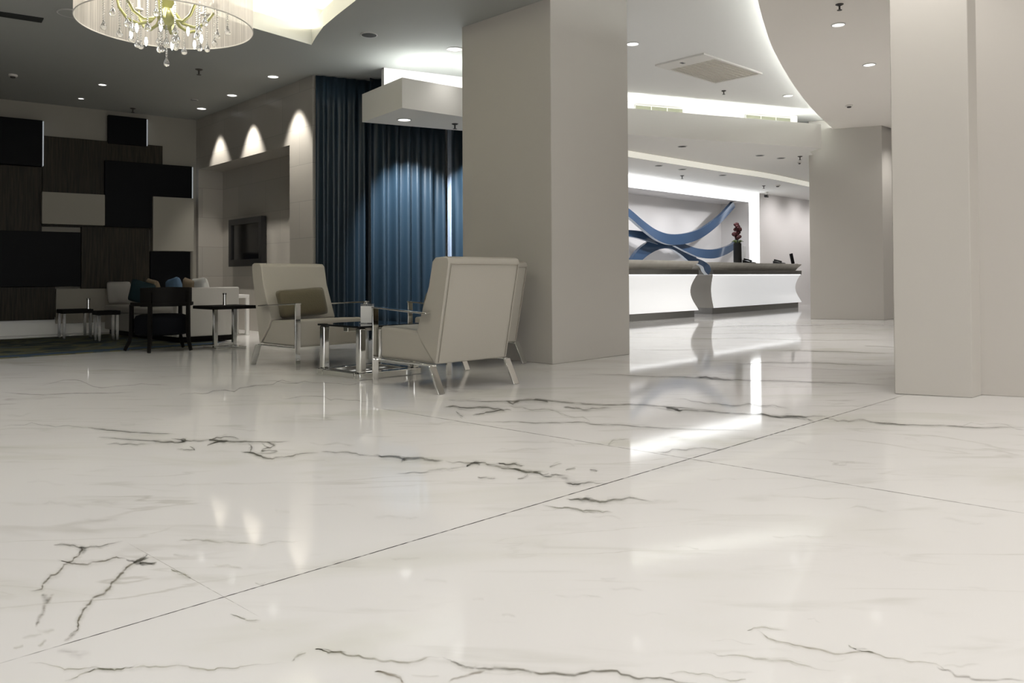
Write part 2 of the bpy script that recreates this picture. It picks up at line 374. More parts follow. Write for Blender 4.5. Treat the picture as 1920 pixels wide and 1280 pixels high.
# foreground, bottom edge
crack([(590,1216),(650,1228),(720,1240),(780,1240),(830,1232)], 4, .55, (.36, .34, .25)); crack([(830,1230),(860,1246),(900,1253),(960,1254),(1000,1258),(1100,1260),(1180,1266),(1260,1274),(1310,1282)], 5.5, .85, (.17, .155, .12))
crack([(840,1278),(870,1268),(910,1256)], 6, .7, (.24, .20, .13)); crack([(700,1258),(740,1266),(760,1282)], 5, .6, (.25, .2, .12)); crack([(1320,1218),(1400,1230),(1480,1238),(1570,1256)], 3, .4, YG)
crack([(1420,1180),(1440,1196),(1500,1210),(1600,1222),(1700,1238),(1780,1262)], 3, .55, (.36, .33, .22)); crack([(1590,1208),(1640,1222)], 3, .4, YG); crack([(1755,1250),(1790,1266),(1830,1274),(1925,1276)], 6, .8, (.18, .16, .12)); crack([(1400,1272),(1370,1276),(1300,1262),(1250,1262)], 2.5, .4, YG)
crack([(1400,1182),(1480,1182)], 3, .3, YG)
# mid left
crack([(165,802),(200,806),(245,810),(290,812),(330,813)], 2.6, .75, GY, .7); crack([(180,819),(230,823),(285,826),(330,829)], 2, .7, GY, .7); crack([(285,824),(300,828),(340,828),(348,823),(320,821)], 3, .85, GY); crack([(338,824),(370,826),(410,828)], 2, .7, GY); crack([(196,832),(240,831),(290,830)], 2, .5, GY)
crack([(390,823),(410,826),(435,828),(460,827),(500,828),(550,827)], 3, .85, GY, .7); crack([(392,824),(405,820),(435,819),(450,823)], 2.2, .7, GY); crack([(388,836),(405,829),(425,828)], 3, .7, GY); crack([(330,842),(365,843),(355,836)], 2, .5, GY)
crack([(465,829),(472,838),(468,848),(485,854),(510,860),(540,855),(565,850),(600,847)], 3, .85, GY); crack([(450,846),(480,852),(500,858)], 3, .8, GY); crack([(490,830),(505,838),(490,844),(520,846),(480,848)], 2, .7, GY); crack([(500,828),(515,834),(500,840)], 2, .7, GY)
crack([(600,847),(660,849),(720,856)], 2.2, .5, GY)
# mid centre
crack([(700,852),(740,856),(770,859),(800,861),(833,863)], 5, .95, (.10, .10, .095)); crack([(756,859),(758,864)], 4, .8, GY); crack([(833,863),(880,868),(930,873),(965,878),(1000,884),(1030,886)], 4, .8, (.22, .22, .18)); crack([(875,874),(890,867),(900,872)], 4, .7, GY); crack([(930,868),(965,869),(985,872)], 4, .75, GY)
crack([(960,880),(990,883),(1010,884)], 7, .7, (.20, .20, .15)); crack([(1000,884),(1020,892),(1035,890),(1055,891)], 4, .85, GY); crack([(1050,890),(1062,897),(1070,905),(1090,905)], 13, .6, GY); crack([(1058,905),(1090,906),(1140,907)], 3, .5, GY)
crack([(740,888),(820,880),(880,874)], 3, .4, (.4, .4, .38)); crack([(1030,875),(1055,869)], 2, .5, GY); crack([(1060,881),(1080,878)], 2.4, .6, GY); crack([(1105,880),(1120,883)], 3, .6, GY); crack([(895,894),(930,896)], 3, .5, GY); crack([(970,898),(990,888)], 2.5, .5, GY)
crack([(1060,935),(1090,937),(1110,938),(1150,936),(1240,937)], 4.5, .85, (.13, .13, .10)); crack([(1095,931),(1112,937),(1090,941)], 8, .5, GY); crack([(1015,945),(1070,952),(1110,957),(1150,959)], 2.8, .8, (.2, .2, .14))
# band under the chair and the pillar
crack([(840,750),(900,752),(960,752),(990,749),(1020,750),(1060,754),(1100,757),(1185,758),(1240,761),(1300,766),(1340,770)], 3.2, .9, GY, .7); crack([(950,752),(962,757),(975,751)], 2.5, .8, GY); crack([(1000,749),(1028,754)], 3, .8, GY)
crack([(830,763),(870,764),(925,766),(945,769)], 3, .9, (.11, .11, .10)); crack([(885,778),(910,773),(960,769)], 2.2, .8, GY); crack([(1055,763),(1080,764),(1105,767),(1150,767)], 2.6, .8, GY); crack([(855,770),(868,782)], 2, .5, GY)
crack([(950,757),(1010,768),(1060,778),(1110,793)], 2, .45, YG); crack([(860,788),(960,790),(1050,792),(1095,791),(1110,795),(1190,799),(1250,803),(1340,805),(1440,808)], 2.2, .7, GY, .7)
crack([(1215,760),(1275,770),(1285,768),(1340,772),(1400,776),(1460,780),(1510,781),(1555,779)], 3.2, .8, GY, .7); crack([(1260,748),(1330,757),(1400,757),(1455,760),(1480,766)], 2.2, .6, GY); crack([(1420,776),(1490,781),(1527,788)], 3, .7, GY); crack([(1250,764),(1278,770)], 4, .6, GY)
crack([(1220,847),(1260,842),(1300,840),(1380,838)], 2, .6, GY); crack([(1250,818),(1320,826),(1390,830),(1420,822)], 14, .28, (.55, .56, .35)); crack([(1140,835),(1150,825),(1180,822)], 2, .4, YG)
# right hand and far streaks
crack([(1090,699),(1160,702),(1230,706),(1310,708),(1340,711),(1390,712),(1450,713),(1520,716),(1600,718),(1678,723)], 2.4, .7, GY, .5); crack([(1310,706),(1350,710),(1380,713)], 3.4, .6, GY)
crack([(1380,683),(1450,679),(1530,680),(1600,683),(1678,686)], 2.2, .75, GY, .5); crack([(1440,657),(1520,658),(1600,660),(1678,663)], 2, .65, GY, .5); crack([(1240,634),(1400,633),(1500,637),(1678,637)], 1.7, .5, GY, .4)
crack([(1185,655),(1260,656),(1340,654)], 1.8, .5, GY, .4); crack([(1190,618),(1330,614),(1500,610),(1600,606),(1678,612)], 1.8, .5, GY, .4); crack([(1620,648),(1678,651)], 1.6, .7, GY, .4); crack([(1300,626),(1440,625),(1678,629)], 1.6, .4, GY, .4); crack([(1280,671),(1500,690),(1678,697)], 1.6, .3, GY, .4)
crack([(1640,790),(1700,796),(1760,797),(1830,801),(1930,802)], 2.4, .8, GY, .6); crack([(1800,799),(1925,806)], 1.8, .4, GY); crack([(1545,783),(1620,786),(1700,794)], 2, .5, GY)
crack([(0,735),(80,740),(160,737),(260,735)], 1.8, .5, GY, .5); crack([(60,722),(200,726),(320,723)], 1.6, .4, GY); crack([(330,742),(380,738),(480,722),(560,716)], 1.8, .5, GY); crack([(490,715),(600,717),(700,717)], 1.6, .5, GY); crack([(0,800),(120,798),(180,803)], 1.6, .4, GY); crack([(520,744),(620,750),(700,752)], 1.8, .5, GY)
for i in range(60):                       # faint short streaks of the stone
    x, y = random.uniform(0, 1900), random.uniform(760, 1270); L = random.uniform(20, 110)
    crack([(x, y), (x+L*.5, y+random.uniform(-3, 4)), (x+L, y+random.uniform(-3, 8))], random.uniform(2, 9), random.uniform(.08, .22), random.choice([YG, (.45, .44, .38)]), levels=2)
flo = fl.build('floor', [M['marble'], M['vein']])
flo.data.uv_layers.new(name='UVMap'); flo.data.color_attributes.new('vein', 'FLOAT_COLOR', 'CORNER')
uvf = []; cof = []
for k, p in enumerate(flo.data.polygons):
    uv = fl.uv.get(k); c = fl.col.get(k, (0, 0, 0, 0))
    for j in range(len(p.vertices)): uvf += list(uv[j]); cof += list(c)
flo.data.uv_layers['UVMap'].data.foreach_set('uv', uvf); flo.data.color_attributes['vein'].data.foreach_set('color', cof)
struct(flo)

# ------------------------------------------------------------------ room shell
corner = Zp(368, 225, ZL); pl = Yp(0, 184, 10.75); PLd = v2(pl-corner).normalized()
tvend = Zp(586, 141, ZL); TVd = v2(tvend-corner).normalized()
inTV = Vector((-TVd.y, TVd.x)); inTV = inTV if inTV.dot(-v2(corner)) > 0 else -inTV
inPL = Vector((-PLd.y, PLd.x)); inPL = inPL if inPL.dot(-v2(corner)) > 0 else -inPL
def quadwall(name, a, b, z0, z1, t, side, m, label=None):  # upright slab between plan points a and b, thickness away from the room
    a, b = v2(a), v2(b); o = MB(); n = side*t
    o.prism([a, b, b+n, a+n], z0, z1); return struct(o.build(name, m), label)
# lounge feature wall
quadwall('wall_left', corner, v2(corner)+PLd*9, 0, ZL, .2, -inPL, M['creampanel'])
# television wall with its recess
def wp(px, py): return Vp(px, py, corner, TVd)
sN0 = (v2(wp(372, 320))-v2(corner)).dot(TVd); sN1 = (v2(wp(543, 272))-v2(corner)).dot(TVd); zN = wp(543, 272).z
sE = (v2(tvend)-v2(corner)).dot(TVd); ND = .38
tw = MB(); Zl = ZL
def tvp(s, d, z): q = v2(corner)+TVd*s-inTV*d; return (q.x, q.y, z)
def tq(pts): tw.add([tvp(*p) for p in pts], [(0, 1, 2, 3)])
tq([(0,0,zN),(sE,0,zN),(sE,0,ZL),(0,0,ZL)]); tq([(0,0,0),(sN0,0,0),(sN0,0,zN),(0,0,zN)]); tq([(sN1,0,0),(sE,0,0),(sE,0,zN),(sN1,0,zN)])
tq([(sN0,ND,0),(sN1,ND,0),(sN1,ND,zN),(sN0,ND,zN)]); tq([(sN0,0,0),(sN0,ND,0),(sN0,ND,zN),(sN0,0,zN)]); tq([(sN1,0,0),(sN1,ND,0),(sN1,ND,zN),(sN1,0,zN)]); tq([(sN0,0,zN),(sN1,0,zN),(sN1,ND,zN),(sN0,ND,zN)])
tq([(sE,0,0),(sE,.7,0),(sE,.7,ZL),(sE,0,ZL)])
two = tw.build('wall_television_side', M['tile']); struct(two, 'tiled cream wall with a recess and the television, beside the blue curtain')
uvl = two.data.uv_layers.new(name='UVMap')
for p in two.data.polygons:
    for li in p.loop_indices:
        c = two.data.vertices[two.data.loops[li].vertex_index].co
        q = v2(c)-v2(corner); uvl.data[li].uv = (q.dot(TVd)-q.dot(inTV)+.3, c.z+.1)
# curtain line and the wall behind it
K0 = Zp(592, 139, ZL); K1 = Vector((-1.63, 9.94, 0)); Kd = Vector((.71, .34)).normalized(); Kn = Vector((-Kd.y, Kd.x))
kw = lambda s: v2(K0)+Kd*s
wb = MB(); a = kw(.12)+Kn*.30; b = kw(3.1)+Kn*.30; c = Vector((b.x, 14.2))
wb.prism([a, b, b+Kn*.15, a+Kn*.15], 0, ZM); struct(wb.build('wall_curtain_side', M['whitewall']))
quadwall('wall_behind_column', b, c, 0, ZM, .15, Vector((-1, 0)), M['whitewall'])
# reception wall
ZI = 2.77
Ra = Zp(1182, 328, ZI); Rb = Zp(1420, 362, ZI); Rd = v2(Rb-Ra).normalized(); Rn = Vector((-Rd.y, Rd.x))   # Rn points away from the lobby
def rp(px, py): return Vp(px, py, Ra, Rd)
def rs(px, py): return (v2(rp(px, py))-v2(Ra)).dot(Rd)
sA = -3.2; sB = rs(1404, 379); zP = rp(1300, 366).z; DP = .75; sEnd = rs(1420, 400)
rw = MB()
def rq(s, d, z): q = v2(Ra)+Rd*s+Rn*d; return (q.x, q.y, z)
def rqa(pts, mi=0): rw.add([rq(*p) for p in pts], [(0, 1, 2, 3)], mi)
rqa([(sA,0,zP),(sB,0,zP),(sB,0,ZM),(sA,0,ZM)]); rqa([(sB,0,0),(9.5,0,0),(9.5,0,ZM),(sB,0,ZM)])
rqa([(sA,DP,0),(sB,DP,0),(sB,DP,zP),(sA,DP,zP)]); rqa([(sB,0,0),(sB,DP,0),(sB,DP,zP),(sB,0,zP)]); rqa([(sA,0,zP),(sB,0,zP),(sB,DP,zP),(sA,DP,zP)]); rqa([(sA,0,0),(sA,DP,0),(sA,DP,zP),(sA,0,zP)])
struct(rw.build('wall_reception', M['whitewall']))
# lit portal frame around the art recess
pf = MB()
def rbox(mb, s0, s1, d0, d1, z0, z1, mi=0):
    vs = [rq(s0,d0,z0),rq(s1,d0,z0),rq(s1,d1,z0),rq(s0,d1,z0),rq(s0,d0,z1),rq(s1,d0,z1),rq(s1,d1,z1),rq(s0,d1,z1)]
    mb.add(vs, [(3,2,1,0),(4,5,6,7),(0,1,5,4),(1,2,6,5),(2,3,7,6),(3,0,4,7)], mi)
rbox(pf, sA+.1, sEnd, -.05, -.003, zP, ZI-.004); rbox(pf, sB, sEnd, -.05, -.003, .01, zP)
tag(pf.build('portal_light_frame', M['lightbox']), 'glowing white backlit frame around the reception art recess', 'light frame')

# ceilings
def ceiling(name, outer, z, m, hole=None, up=.05):
    loops = [[Vector((p[0], p[1], 0)) for p in outer]]
    if hole: loops.append([Vector((p[0], p[1], 0)) for p in hole])
    flat = [p for l in loops for p in l]; t = tessellate_polygon(loops)
    o = MB(); o.add([(p.x, p.y, z) for p in flat], [tuple(q) for q in t]); return o
Pc = Zp(584, 84, ZL)
coff = [(Pc.x, Pc.y)]
right = [Zp(592, 70, ZL), Zp(606, 50, ZL), Zp(632, 28, ZL), Zp(668, 0, ZL), (-.98, 6.2), (-.85, 5.2), (-1.0, 4.2), (-1.5, 3.3), (-2.3, 2.7)]
left = [(-3.3, 2.9), (-3.75, 3.8), (-3.8, 4.8), (-3.55, 5.8), (-3.1, 6.75), Zp(467, 50, ZL)]
coff += [(p[0], p[1]) for p in right]+[(p[0], p[1]) for p in left]
XS = .35
lc = ceiling('ceiling', [(-15, -3), (XS, -3), (XS, 16), (-15, 16)], ZL, M['greypaint'], coff)
struct(lc.build('ceiling_lounge', M['greypaint']))
st = MB(); st.add([(XS, -3, ZL), (XS, 16, ZL), (XS, 16, ZM), (XS, -3, ZM)], [(0, 1, 2, 3)]); struct(st.build('trim_1', M['ceil']))
mc = ceiling('ceiling', [(XS, -3), (16, -3), (16, 30), (XS, 30)], ZM, M['ceil']); struct(mc.build('ceiling_lobby', M['ceil']))
# coffer: upright lip, ledge for the strip, raised lid
cf = MB(); n = len(coff); LIP = .17
cen = Vector((sum(p[0] for p in coff)/n, sum(p[1] for p in coff)/n))
outw = [cen+(Vector(p)-cen)*1.16 for p in coff]
for i in range(n):
    j = (i+1) % n; a, b = coff[i], coff[j]; A, B = outw[i], outw[j]
    cf.add([(*a, ZL), (*b, ZL), (*b, ZL+LIP), (*a, ZL+LIP)], [(0, 1, 2, 3)], 0)
    cf.add([(*a, ZL+LIP), (*b, ZL+LIP), (B.x, B.y, ZL+LIP), (A.x, A.y, ZL+LIP)], [(0, 1, 2, 3)], 0)
    cf.add([(A.x, A.y, ZL+LIP), (B.x, B.y, ZL+LIP), (B.x, B.y, ZL+.5), (A.x, A.y, ZL+.5)], [(0, 1, 2, 3)], 1)
t = tessellate_polygon([[Vector((p.x, p.y, 0)) for p in outw]])
cf.add([(p.x, p.y, ZL+.5) for p in outw], [tuple(q) for q in t], 1)
struct(cf.build('ceiling_coffer', [M['white'], M['coffer']]))
mid = [cen+(Vector(p)-cen)*1.08 for p in coff]
ls = MB(); ls.tube([(p.x, p.y, ZL+LIP+.02) for p in mid+[mid[0]]], .016, 6)
tag(ls.build('coffer_light_strip', M['ledwarm']), 'hidden warm light strip around the raised coffer above the chandelier', 'light strip')

# lowered ceiling on the right with its curved lit edge
edge_px = [(1564, 243), (1536, 217.5), (1510, 189), (1480, 147), (1452, 97), (1436, 55), (1421, 0)]
edge = [Zp(x, y, ZR) for x, y in edge_px]; edge = [(p.x, p.y) for p in edge]+[(1.86, 6.2), (1.56, 5.0), (1.36, 3.6), (1.33, 2.2), (1.5, .4), (1.9, -1.4), (2.5, -2.95)]
def smooth_line(P, k=6):
    out = []; P = [Vector((p[0], p[1], 0)) for p in P]
    for i in range(len(P)-1):
        p0, p1, p2, p3 = P[max(i-1, 0)], P[i], P[i+1], P[min(i+2, len(P)-1)]
        for j in range(k):
            u = j/k; out.append(.5*((2*p1)+(p2-p0)*u+(2*p0-5*p1+4*p2-p3)*u*u+(3*p1-p0-3*p2+p3)*u**3))
    out.append(P[-1]); return [(p.x, p.y) for p in out]
edge = smooth_line(edge)
fcN = F(1658, 600); fcL = F(1520, 598)
back = [(fcN.x, fcN.y), (fcN.x+1.0, fcN.y+.9), (15.9, 14.6), (15.9, -2.95)]
sl = MB(); sl.prism(edge+back[::-1], ZR, ZR+.035); struct(sl.build('ceiling_right', M['ceil_low']), 'lowered cream ceiling with a curved edge, right')
es = MB(); es.tube([(x+.13, y-.03, ZR+.055) for x, y in edge[1:-4]], .014, 6)
tag(es.build('cove_light_strip', M['led']), 'hidden light strip above the curved edge of the right ceiling', 'light strip')

# columns
def column(name, pts, z1, label, m=None):
    o = MB(); o.prism([(p[0], p[1]) for p in pts], 0, z1); return struct(o.build(name, m or M['column'], bevel=.006), label)
c0 = F(1036, 683); c1 = c0+Vector((.8, .87, 0)).normalized()*1.18; cl = c0+Vector((-.7071, .7071, 0))*1.168
column('column', [c0, c1, c1+(cl-c0), cl], ZM-.003, 'big square cream column in the middle, behind the armchairs')
f1 = F(1824, 746); f0 = F(1677, 738.5); f2 = F(1840, 740.5); dv = (f0-f1).normalized(); nv = Vector((-dv.y, dv.x, 0)); nv = nv if nv.y > 0 else -nv
sd_ = (f2-f1).normalized()*.62
column('column', [f1, f1+sd_, f0+sd_, f0], ZR-.002, 'cream column at the right edge, nearest to the camera')
w0 = F(1840, 740.5)+dv*.05; w1 = w0-dv*3.2
column('wall_right', [w0, w1, w1+nv*.5, w0+nv*.5], ZR-.002, None, M['wall'])
fs = F(1677, 597); fb = (fs-fcN).normalized()
column('column', [fcN, fcN+fb*1.3, fcL+fb*1.3, fcL], ZM-.003, 'far cream column under the curved ceiling edge, right of the reception')
a = v2(corner)+PLd*9
quadwall('wall_added_left', a, (a.x, -3), 0, ZM, .1, Vector((-1, 0)), M['wall'])  # unseen wall added to keep light out on the left
quadwall('wall_added_rear', (a.x, -3), (.3, -3), 0, ZM, .1, Vector((0, -1)), M['wall'])  # unseen wall added so light enters only from the right rear
# outer walls that close the hall beyond
quadwall('wall_outer_right', (15.9, -8), (15.9, 29.9), 0, ZM, .1, Vector((1, 0)), M['wall'])
quadwall('wall_outer_back', (15.9, 29.5), (6, 29.5), 0, ZM, .1, Vector((0, 1)), M['wall'])

# lounge soffit box with cove above
ZB, ZT = 2.54, 2.86
s0 = Zp(754, 202, ZB); sL = Zp(679, 229, ZB); sR = Zp(868, 219, ZB); sBk = Zp(866, 245, ZB)
dR = (sR-s0).normalized(); dB = (sBk-sL).normalized()
P = [s0, s0+dR*1.75, sL+dB*2.1, sL]
sb = MB(); sb.prism([(p.x, p.y) for p in P], ZB, ZT); struct(sb.build('ceiling_soffit_lounge', M['soffit']), 'boxed soffit hanging in front of the blue curtain')
q = Vp(720, 150, sL, (dB.x, dB.y)); sq = (q-sL).dot(dB); nB = Vector((-dB.y, dB.x, 0)); nB = nB if nB.y > 0 else -nB
bh = MB(); A_ = sL+dB*sq; B_ = sL+dB*2.1
bh.prism([(p.x, p.y) for p in (A_, B_, B_+nB*.1, A_+nB*.1)], ZB+.06, ZL-.002); struct(bh.build('trim_2', M['whitewall']))
m0 = (s0+sL)/2*.5+s0*.25+sL*.25
ctr = sum((p for p in P), Vector())/4
ls = MB(); ins = [p+(ctr-p).normalized()*.40 for p in P]
ls.tube([(p.x, p.y, ZT+.012) for p in (ins[3], ins[0], ins[1])], .012, 6)
tag(ls.build('soffit_light_strip', M['ledhot']), 'hidden light strip on top of the soffit by the blue curtain', 'light strip')

# reception soffit
ZS = 2.875
r0 = Zp(1182, 252, ZS); r1 = Zp(1540, 277, ZS); dF = (r1-r0).normalized(); nF = Vector((-dF.y, dF.x, 0))
ztop = Vp(1182, 203, r0, (dF.x, dF.y)).z
lipx = [(1182, 283), (1272, 298), (1357, 312), (1441, 325), (1520, 342)]
lip = [Zp(x, y, ZS) for x, y in lipx]
d_ext = (lip[0]-lip[1]).normalized()
lip = [lip[0]+d_ext*1.2]+lip+[lip[-1]+(lip[-1]-lip[-2]).normalized()*2.5]
lip = [Vector((x, y, 0)) for x, y in smooth_line([(p.x, p.y) for p in lip], 5)]
fl_ = r0-dF*1.3
ev = fcL+(fcL-fcN).normalized()*.02
under = [(fl_.x, fl_.y), (r1.x, r1.y), (r1.x-.02, r1.y+.45)]+[(p.x, p.y) for p in lip[::-1]]
us = MB(); t = tessellate_polygon([[Vector((p[0], p[1], 0)) for p in under]]); us.add([(p[0], p[1], ZS) for p in under], [tuple(x) for x in t])
fr = [(fl_.x, fl_.y), (r1.x, r1.y)]
b0 = fl_+nF*.42; b1 = r1+Vector((-.04, .46, 0))
us.prism([fl_[:2], r1[:2], (r1+Vector((-.01, .055, 0)))[:2], (fl_+nF*.05)[:2]], ZS-.006, ztop)
us.prism([(fl_+nF*.05)[:2], (r1+Vector((-.01, .055, 0)))[:2], b1[:2], b0[:2]], ZS+.01, ZS+.03)
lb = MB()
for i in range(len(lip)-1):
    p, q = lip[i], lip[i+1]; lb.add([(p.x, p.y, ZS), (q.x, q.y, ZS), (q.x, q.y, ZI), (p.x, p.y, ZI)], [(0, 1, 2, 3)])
tag(lb.build('lip_with_glow', M['lipglow']), 'cream soffit lip curving along the reception ceiling, its cove light given as glow', 'light band')
struct(us.build('ceiling_soffit_reception', M['soffit']), 'curved soffit over the reception desks')
ic = [(p.x, p.y) for p in lip]+[rq(9.4, 0, 0)[:2], rq(sA, 0, 0)[:2]]
icm = MB(); t = tessellate_polygon([[Vector((*p, 0)) for p in ic]]); icm.add([(*p, ZI) for p in ic], [tuple(x) for x in t]); struct(icm.build('ceiling_reception', M['ceil']))
e2 = r1-dF*.12
uw = MB(); uw.prism([b0[:2], (e2+nF*.42)[:2], (e2+nF*.5)[:2], (b0+nF*.08)[:2]], ZS+.02, ZM-.002); struct(uw.build('wall_reception_cove', M['whitewall']))
ls = MB(); a = fl_+nF*.16; b = e2+nF*.16; ls.tube([(a.x, a.y, ztop-.16), (b.x, b.y, ztop-.16)], .018, 6)
tag(ls.build('reception_cove_strip', M['led']), 'hidden light strip in the cove over the reception soffit', 'light strip')
# grilles in the cove wall
for (x0, x1, y0, y1, lb) in ((1190, 1279, 197, 213, 'pale wall grille in the bright cove above the reception, left one'), (1397, 1481, 215, 229, 'pale wall grille in the bright cove above the reception, right one')):
    pw = b0
    A_ = Vp(x0, y0, pw, (dF.x, dF.y)); B_ = Vp(x1, y0+ (x1-x0)*.155, pw, (dF.x, dF.y)); zt = A_.z; zb = zt-.15
    gr = thing('wall_grille', lb, 'vent', (A_.x, A_.y, zb), math.atan2(dF.y, dF.x), 'grilles in the reception cove'); L = (B_-A_).length
    m = MB(); m.box(0, L, -.014, -.002, 0, zt-zb); m.build('backing', M['vent'], gr)
    m = MB()
    for k in range(4): m.box(L*k/3-.006, L*k/3+.006, -.02, -.014, 0, zt-zb)
    m.box(0, L, -.02, -.014, -.008, .004); m.box(0, L, -.02, -.014, zt-zb-.004, zt-zb+.008); m.build('frame', M['plastic'], gr)

# ------------------------------------------------------------------ staggered panels on the lounge wall
def pan(px0, px1, yt, yb, off, th, m, label, glow=0):
    p = v2(corner)+inPL*off
    a = Vp(px0, yt, p, PLd); b = Vp(px1, yt, p, PLd); z1 = a.z; z0 = max(Vp(px0, yb, p, PLd).z, .15); z1 = min(z1, ZL-.004)
    o = MB(); n = inPL*(-th); A = v2(a); B = v2(b)
    o.prism([A, B, B+n, A+n], z0, z1)
    r = tag(o.build('wall_panel', m, bevel=.004), label, 'wall panel', 'staggered panels of the lounge wall')
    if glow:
        e = MB(); e.prism([B-PLd*.016, B-PLd*.004, B-PLd*.004+n*.9, B-PLd*.016+n*.9], z0+.01, z1-.01); e.build('reveal_glow', M['edgeglow'], r)
    return r
pan(-330, 80, 186, 284, .16, .12, M['black'], 'black wall panel at the top left corner against the ceiling', 1)
pan(203, 275, 215, 268, .10, .09, M['black'], 'small square black wall panel high up under the ceiling', 1)
pan(80, 305, 254, 424, .06, .05, M['brownwood'], 'wide streaked brown wall panel, topmost brown one')
pan(-330, 79, 286, 424, .06, .05, M['brownwood'], 'streaked brown wall panel below the black one at the left edge')
pan(197, 360, 300, 424, .14, .12, M['black'], 'large black wall panel right of the topmost brown one', 1)
pan(79, 197, 359, 419, .20, .19, M['creampanel'], 'cream wall panel between brown and black panels, left one')
pan(287, 364, 368, 470, .20, .19, M['creampanel'], 'tall cream wall panel at the right end near the television wall')
pan(-330, 152, 423, 541, .14, .12, M['black'], 'broad black wall panel at the left, below the brown ones')
pan(152.6, 280, 425, 541, .10, .09, M['brownwood'], 'streaked brown wall panel behind the sofa, left of the small black one')
pan(282, 357, 471, 560, .08, .07, M['black'], 'black wall panel directly under the tall cream panel')
pan(-330, 103, 541.5, 612, .10, .09, M['brownwood'], 'lowest dark brown wall panel above the baseboard')
pan(105, 197, 541.5, 612, .08, .07, M['creampanel'], 'low pale wall panel behind the small black tables')
bb = MB(); a = v2(corner); n = inPL*.03; bb.prism([a, a+PLd*9, a+PLd*9+n, a+n], .002, .24); struct(bb.build('baseboard_left', M['white']))

# television
tv0 = Vp(437, 413, v2(corner)-inTV*(ND-.02), TVd); tv1 = Vp(498.5, 405, v2(corner)-inTV*(ND-.02), TVd); tvb = Vp(437, 500, v2(corner)-inTV*(ND-.02), TVd)
tvL = (tv1-tv0).length; tvH = tv0.z-tvb.z
ang = math.atan2(TVd.y, TVd.x)
tv = thing('television', 'black framed television in the recess of the tiled wall', 'television', (tv0.x, tv0.y, tvb.z), ang)
sgn = 1 if (Matrix.Rotation(-ang, 2) @ inTV).y > 0 else -1
def tvbox(mb, x0, x1, d0, d1, z0, z1): mb.box(x0, x1, min(sgn*d0, sgn*d1), max(sgn*d0, sgn*d1), z0, z1)
m = MB(); bz = .085
tvbox(m, 0, tvL, 0, .07, 0, bz*1.2); tvbox(m, 0, tvL, 0, .07, tvH-bz, tvH); tvbox(m, 0, bz, 0, .07, bz*1.2, tvH-bz); tvbox(m, tvL-bz, tvL, 0, .07, bz*1.2, tvH-bz)
m.build('frame', M['bezel'], tv)
m = MB(); tvbox(m, bz, tvL-bz, 0, .045, bz*1.2, tvH-bz); m.build('screen', M['screen'], tv)

# white console against the tiled wall
cA = F(478, 627); ca_ = v2(cA); cs = (ca_-v2(corner)).dot(TVd)
co = thing('console_table', 'white open-framed console bench against the tiled wall, behind the sofa end', 'console', (*(v2(corner)+TVd*(cs)+inTV*.02), 0), ang)
def cbox(nm, x0, x1, y0, y1, z0, z1):
    m = MB(); m.box(x0, x1, min(sgn*y0, sgn*y1), max(sgn*y0, sgn*y1), z0, z1); m.build(nm, M['white'], co, bevel=.004)
cbox('top', -1.2, 0, 0, .30, .50, .545); cbox('leg', -.045, 0, 0, .045, 0, .50); cbox('leg', -.045, 0, .255, .30, 0, .50); cbox('leg', -1.2, -1.155, 0, .045, 0, .50); cbox('leg', -1.2, -1.155, .255, .30, 0, .50); cbox('stretcher', -1.155, -.045, .262, .293, .09, .125)

# ------------------------------------------------------------------ curtains
def curtain(name, sA_, sB_, z0, z1, label, wave=.15, amp=.05, off=0, m=None):
    o = MB(); nx = int((sB_-sA_)/.0085); nz = 10; rnd = random.Random(int(sA_*100)+5)
    ph = [rnd.uniform(-.9, .9) for _ in range(80)]; am = [rnd.uniform(.6, 1.25) for _ in range(80)]
    vs = []; fs = []
    for i in range(nx+1):
        s = sA_+(sB_-sA_)*i/nx
        for j in range(nz+1):
            t = j/nz; z = z0+(z1-z0)*t
            k = s/wave; kk = int(k) % 79; fr_ = k-int(k)
            p = ph[kk]*(1-fr_)+ph[kk+1]*fr_; a_ = am[kk]*(1-fr_)+am[kk+1]*fr_
            d = amp*(a_*(.55+.45*(1-t)) if t < .96 else .35)*(math.sin(2*PI*k+p*(1.1-t*.6))+.16*math.sin(4*PI*k+1+p))
            q = v2(K0)+Kd*s+Kn*(off+d); vs.append((q.x, q.y, z))
    for i in range(nx):
        for j in range(nz): a_ = i*(nz+1)+j; fs.append((a_, a_+nz+1, a_+nz+2, a_+1))
    o.add(vs, fs); ob = o.build(name, m or M['curtain'], smooth=80)
    so = ob.modifiers.new('solid', 'SOLIDIFY'); so.thickness = .006
    return ob
def ks(px): return (v2(Vp(px, 400, K0, Kd))-v2(K0)).dot(Kd)
cu = curtain('curtain', ks(592), ks(723), .02, ZL-.015, '', wave=.125, amp=.032); tag(cu, 'dark blue floor-length curtain reaching the ceiling beside the tiled wall', 'curtain', 'blue curtains')
cu = curtain('curtain', ks(688), ks(765), .02, ZL-.015, '', wave=.165, off=-.13, amp=.055); tag(cu, 'blue curtain under the soffit, left half lit by a downlight', 'curtain', 'blue curtains')
cu = curtain('curtain', ks(764), ks(832), .02, ZL-.015, '', wave=.18, off=-.12, amp=.06); tag(cu, 'blue curtain under the soffit, middle part before the pale lining', 'curtain', 'blue curtains')
cu2 = curtain('curtain', ks(836), ks(960), .02, ZL-.015, '', wave=.17, off=-.13, amp=.058); tag(cu2, 'blue curtain under the soffit, next to the big column', 'curtain', 'blue curtains')
li = curtain('lining', ks(829.5), ks(837.5), .02, ZL-.02, '', wave=.09, off=-.175, amp=.012, m=M['lining']); li.parent = cu2; li['label'] = 'pale blue folded lining edge'

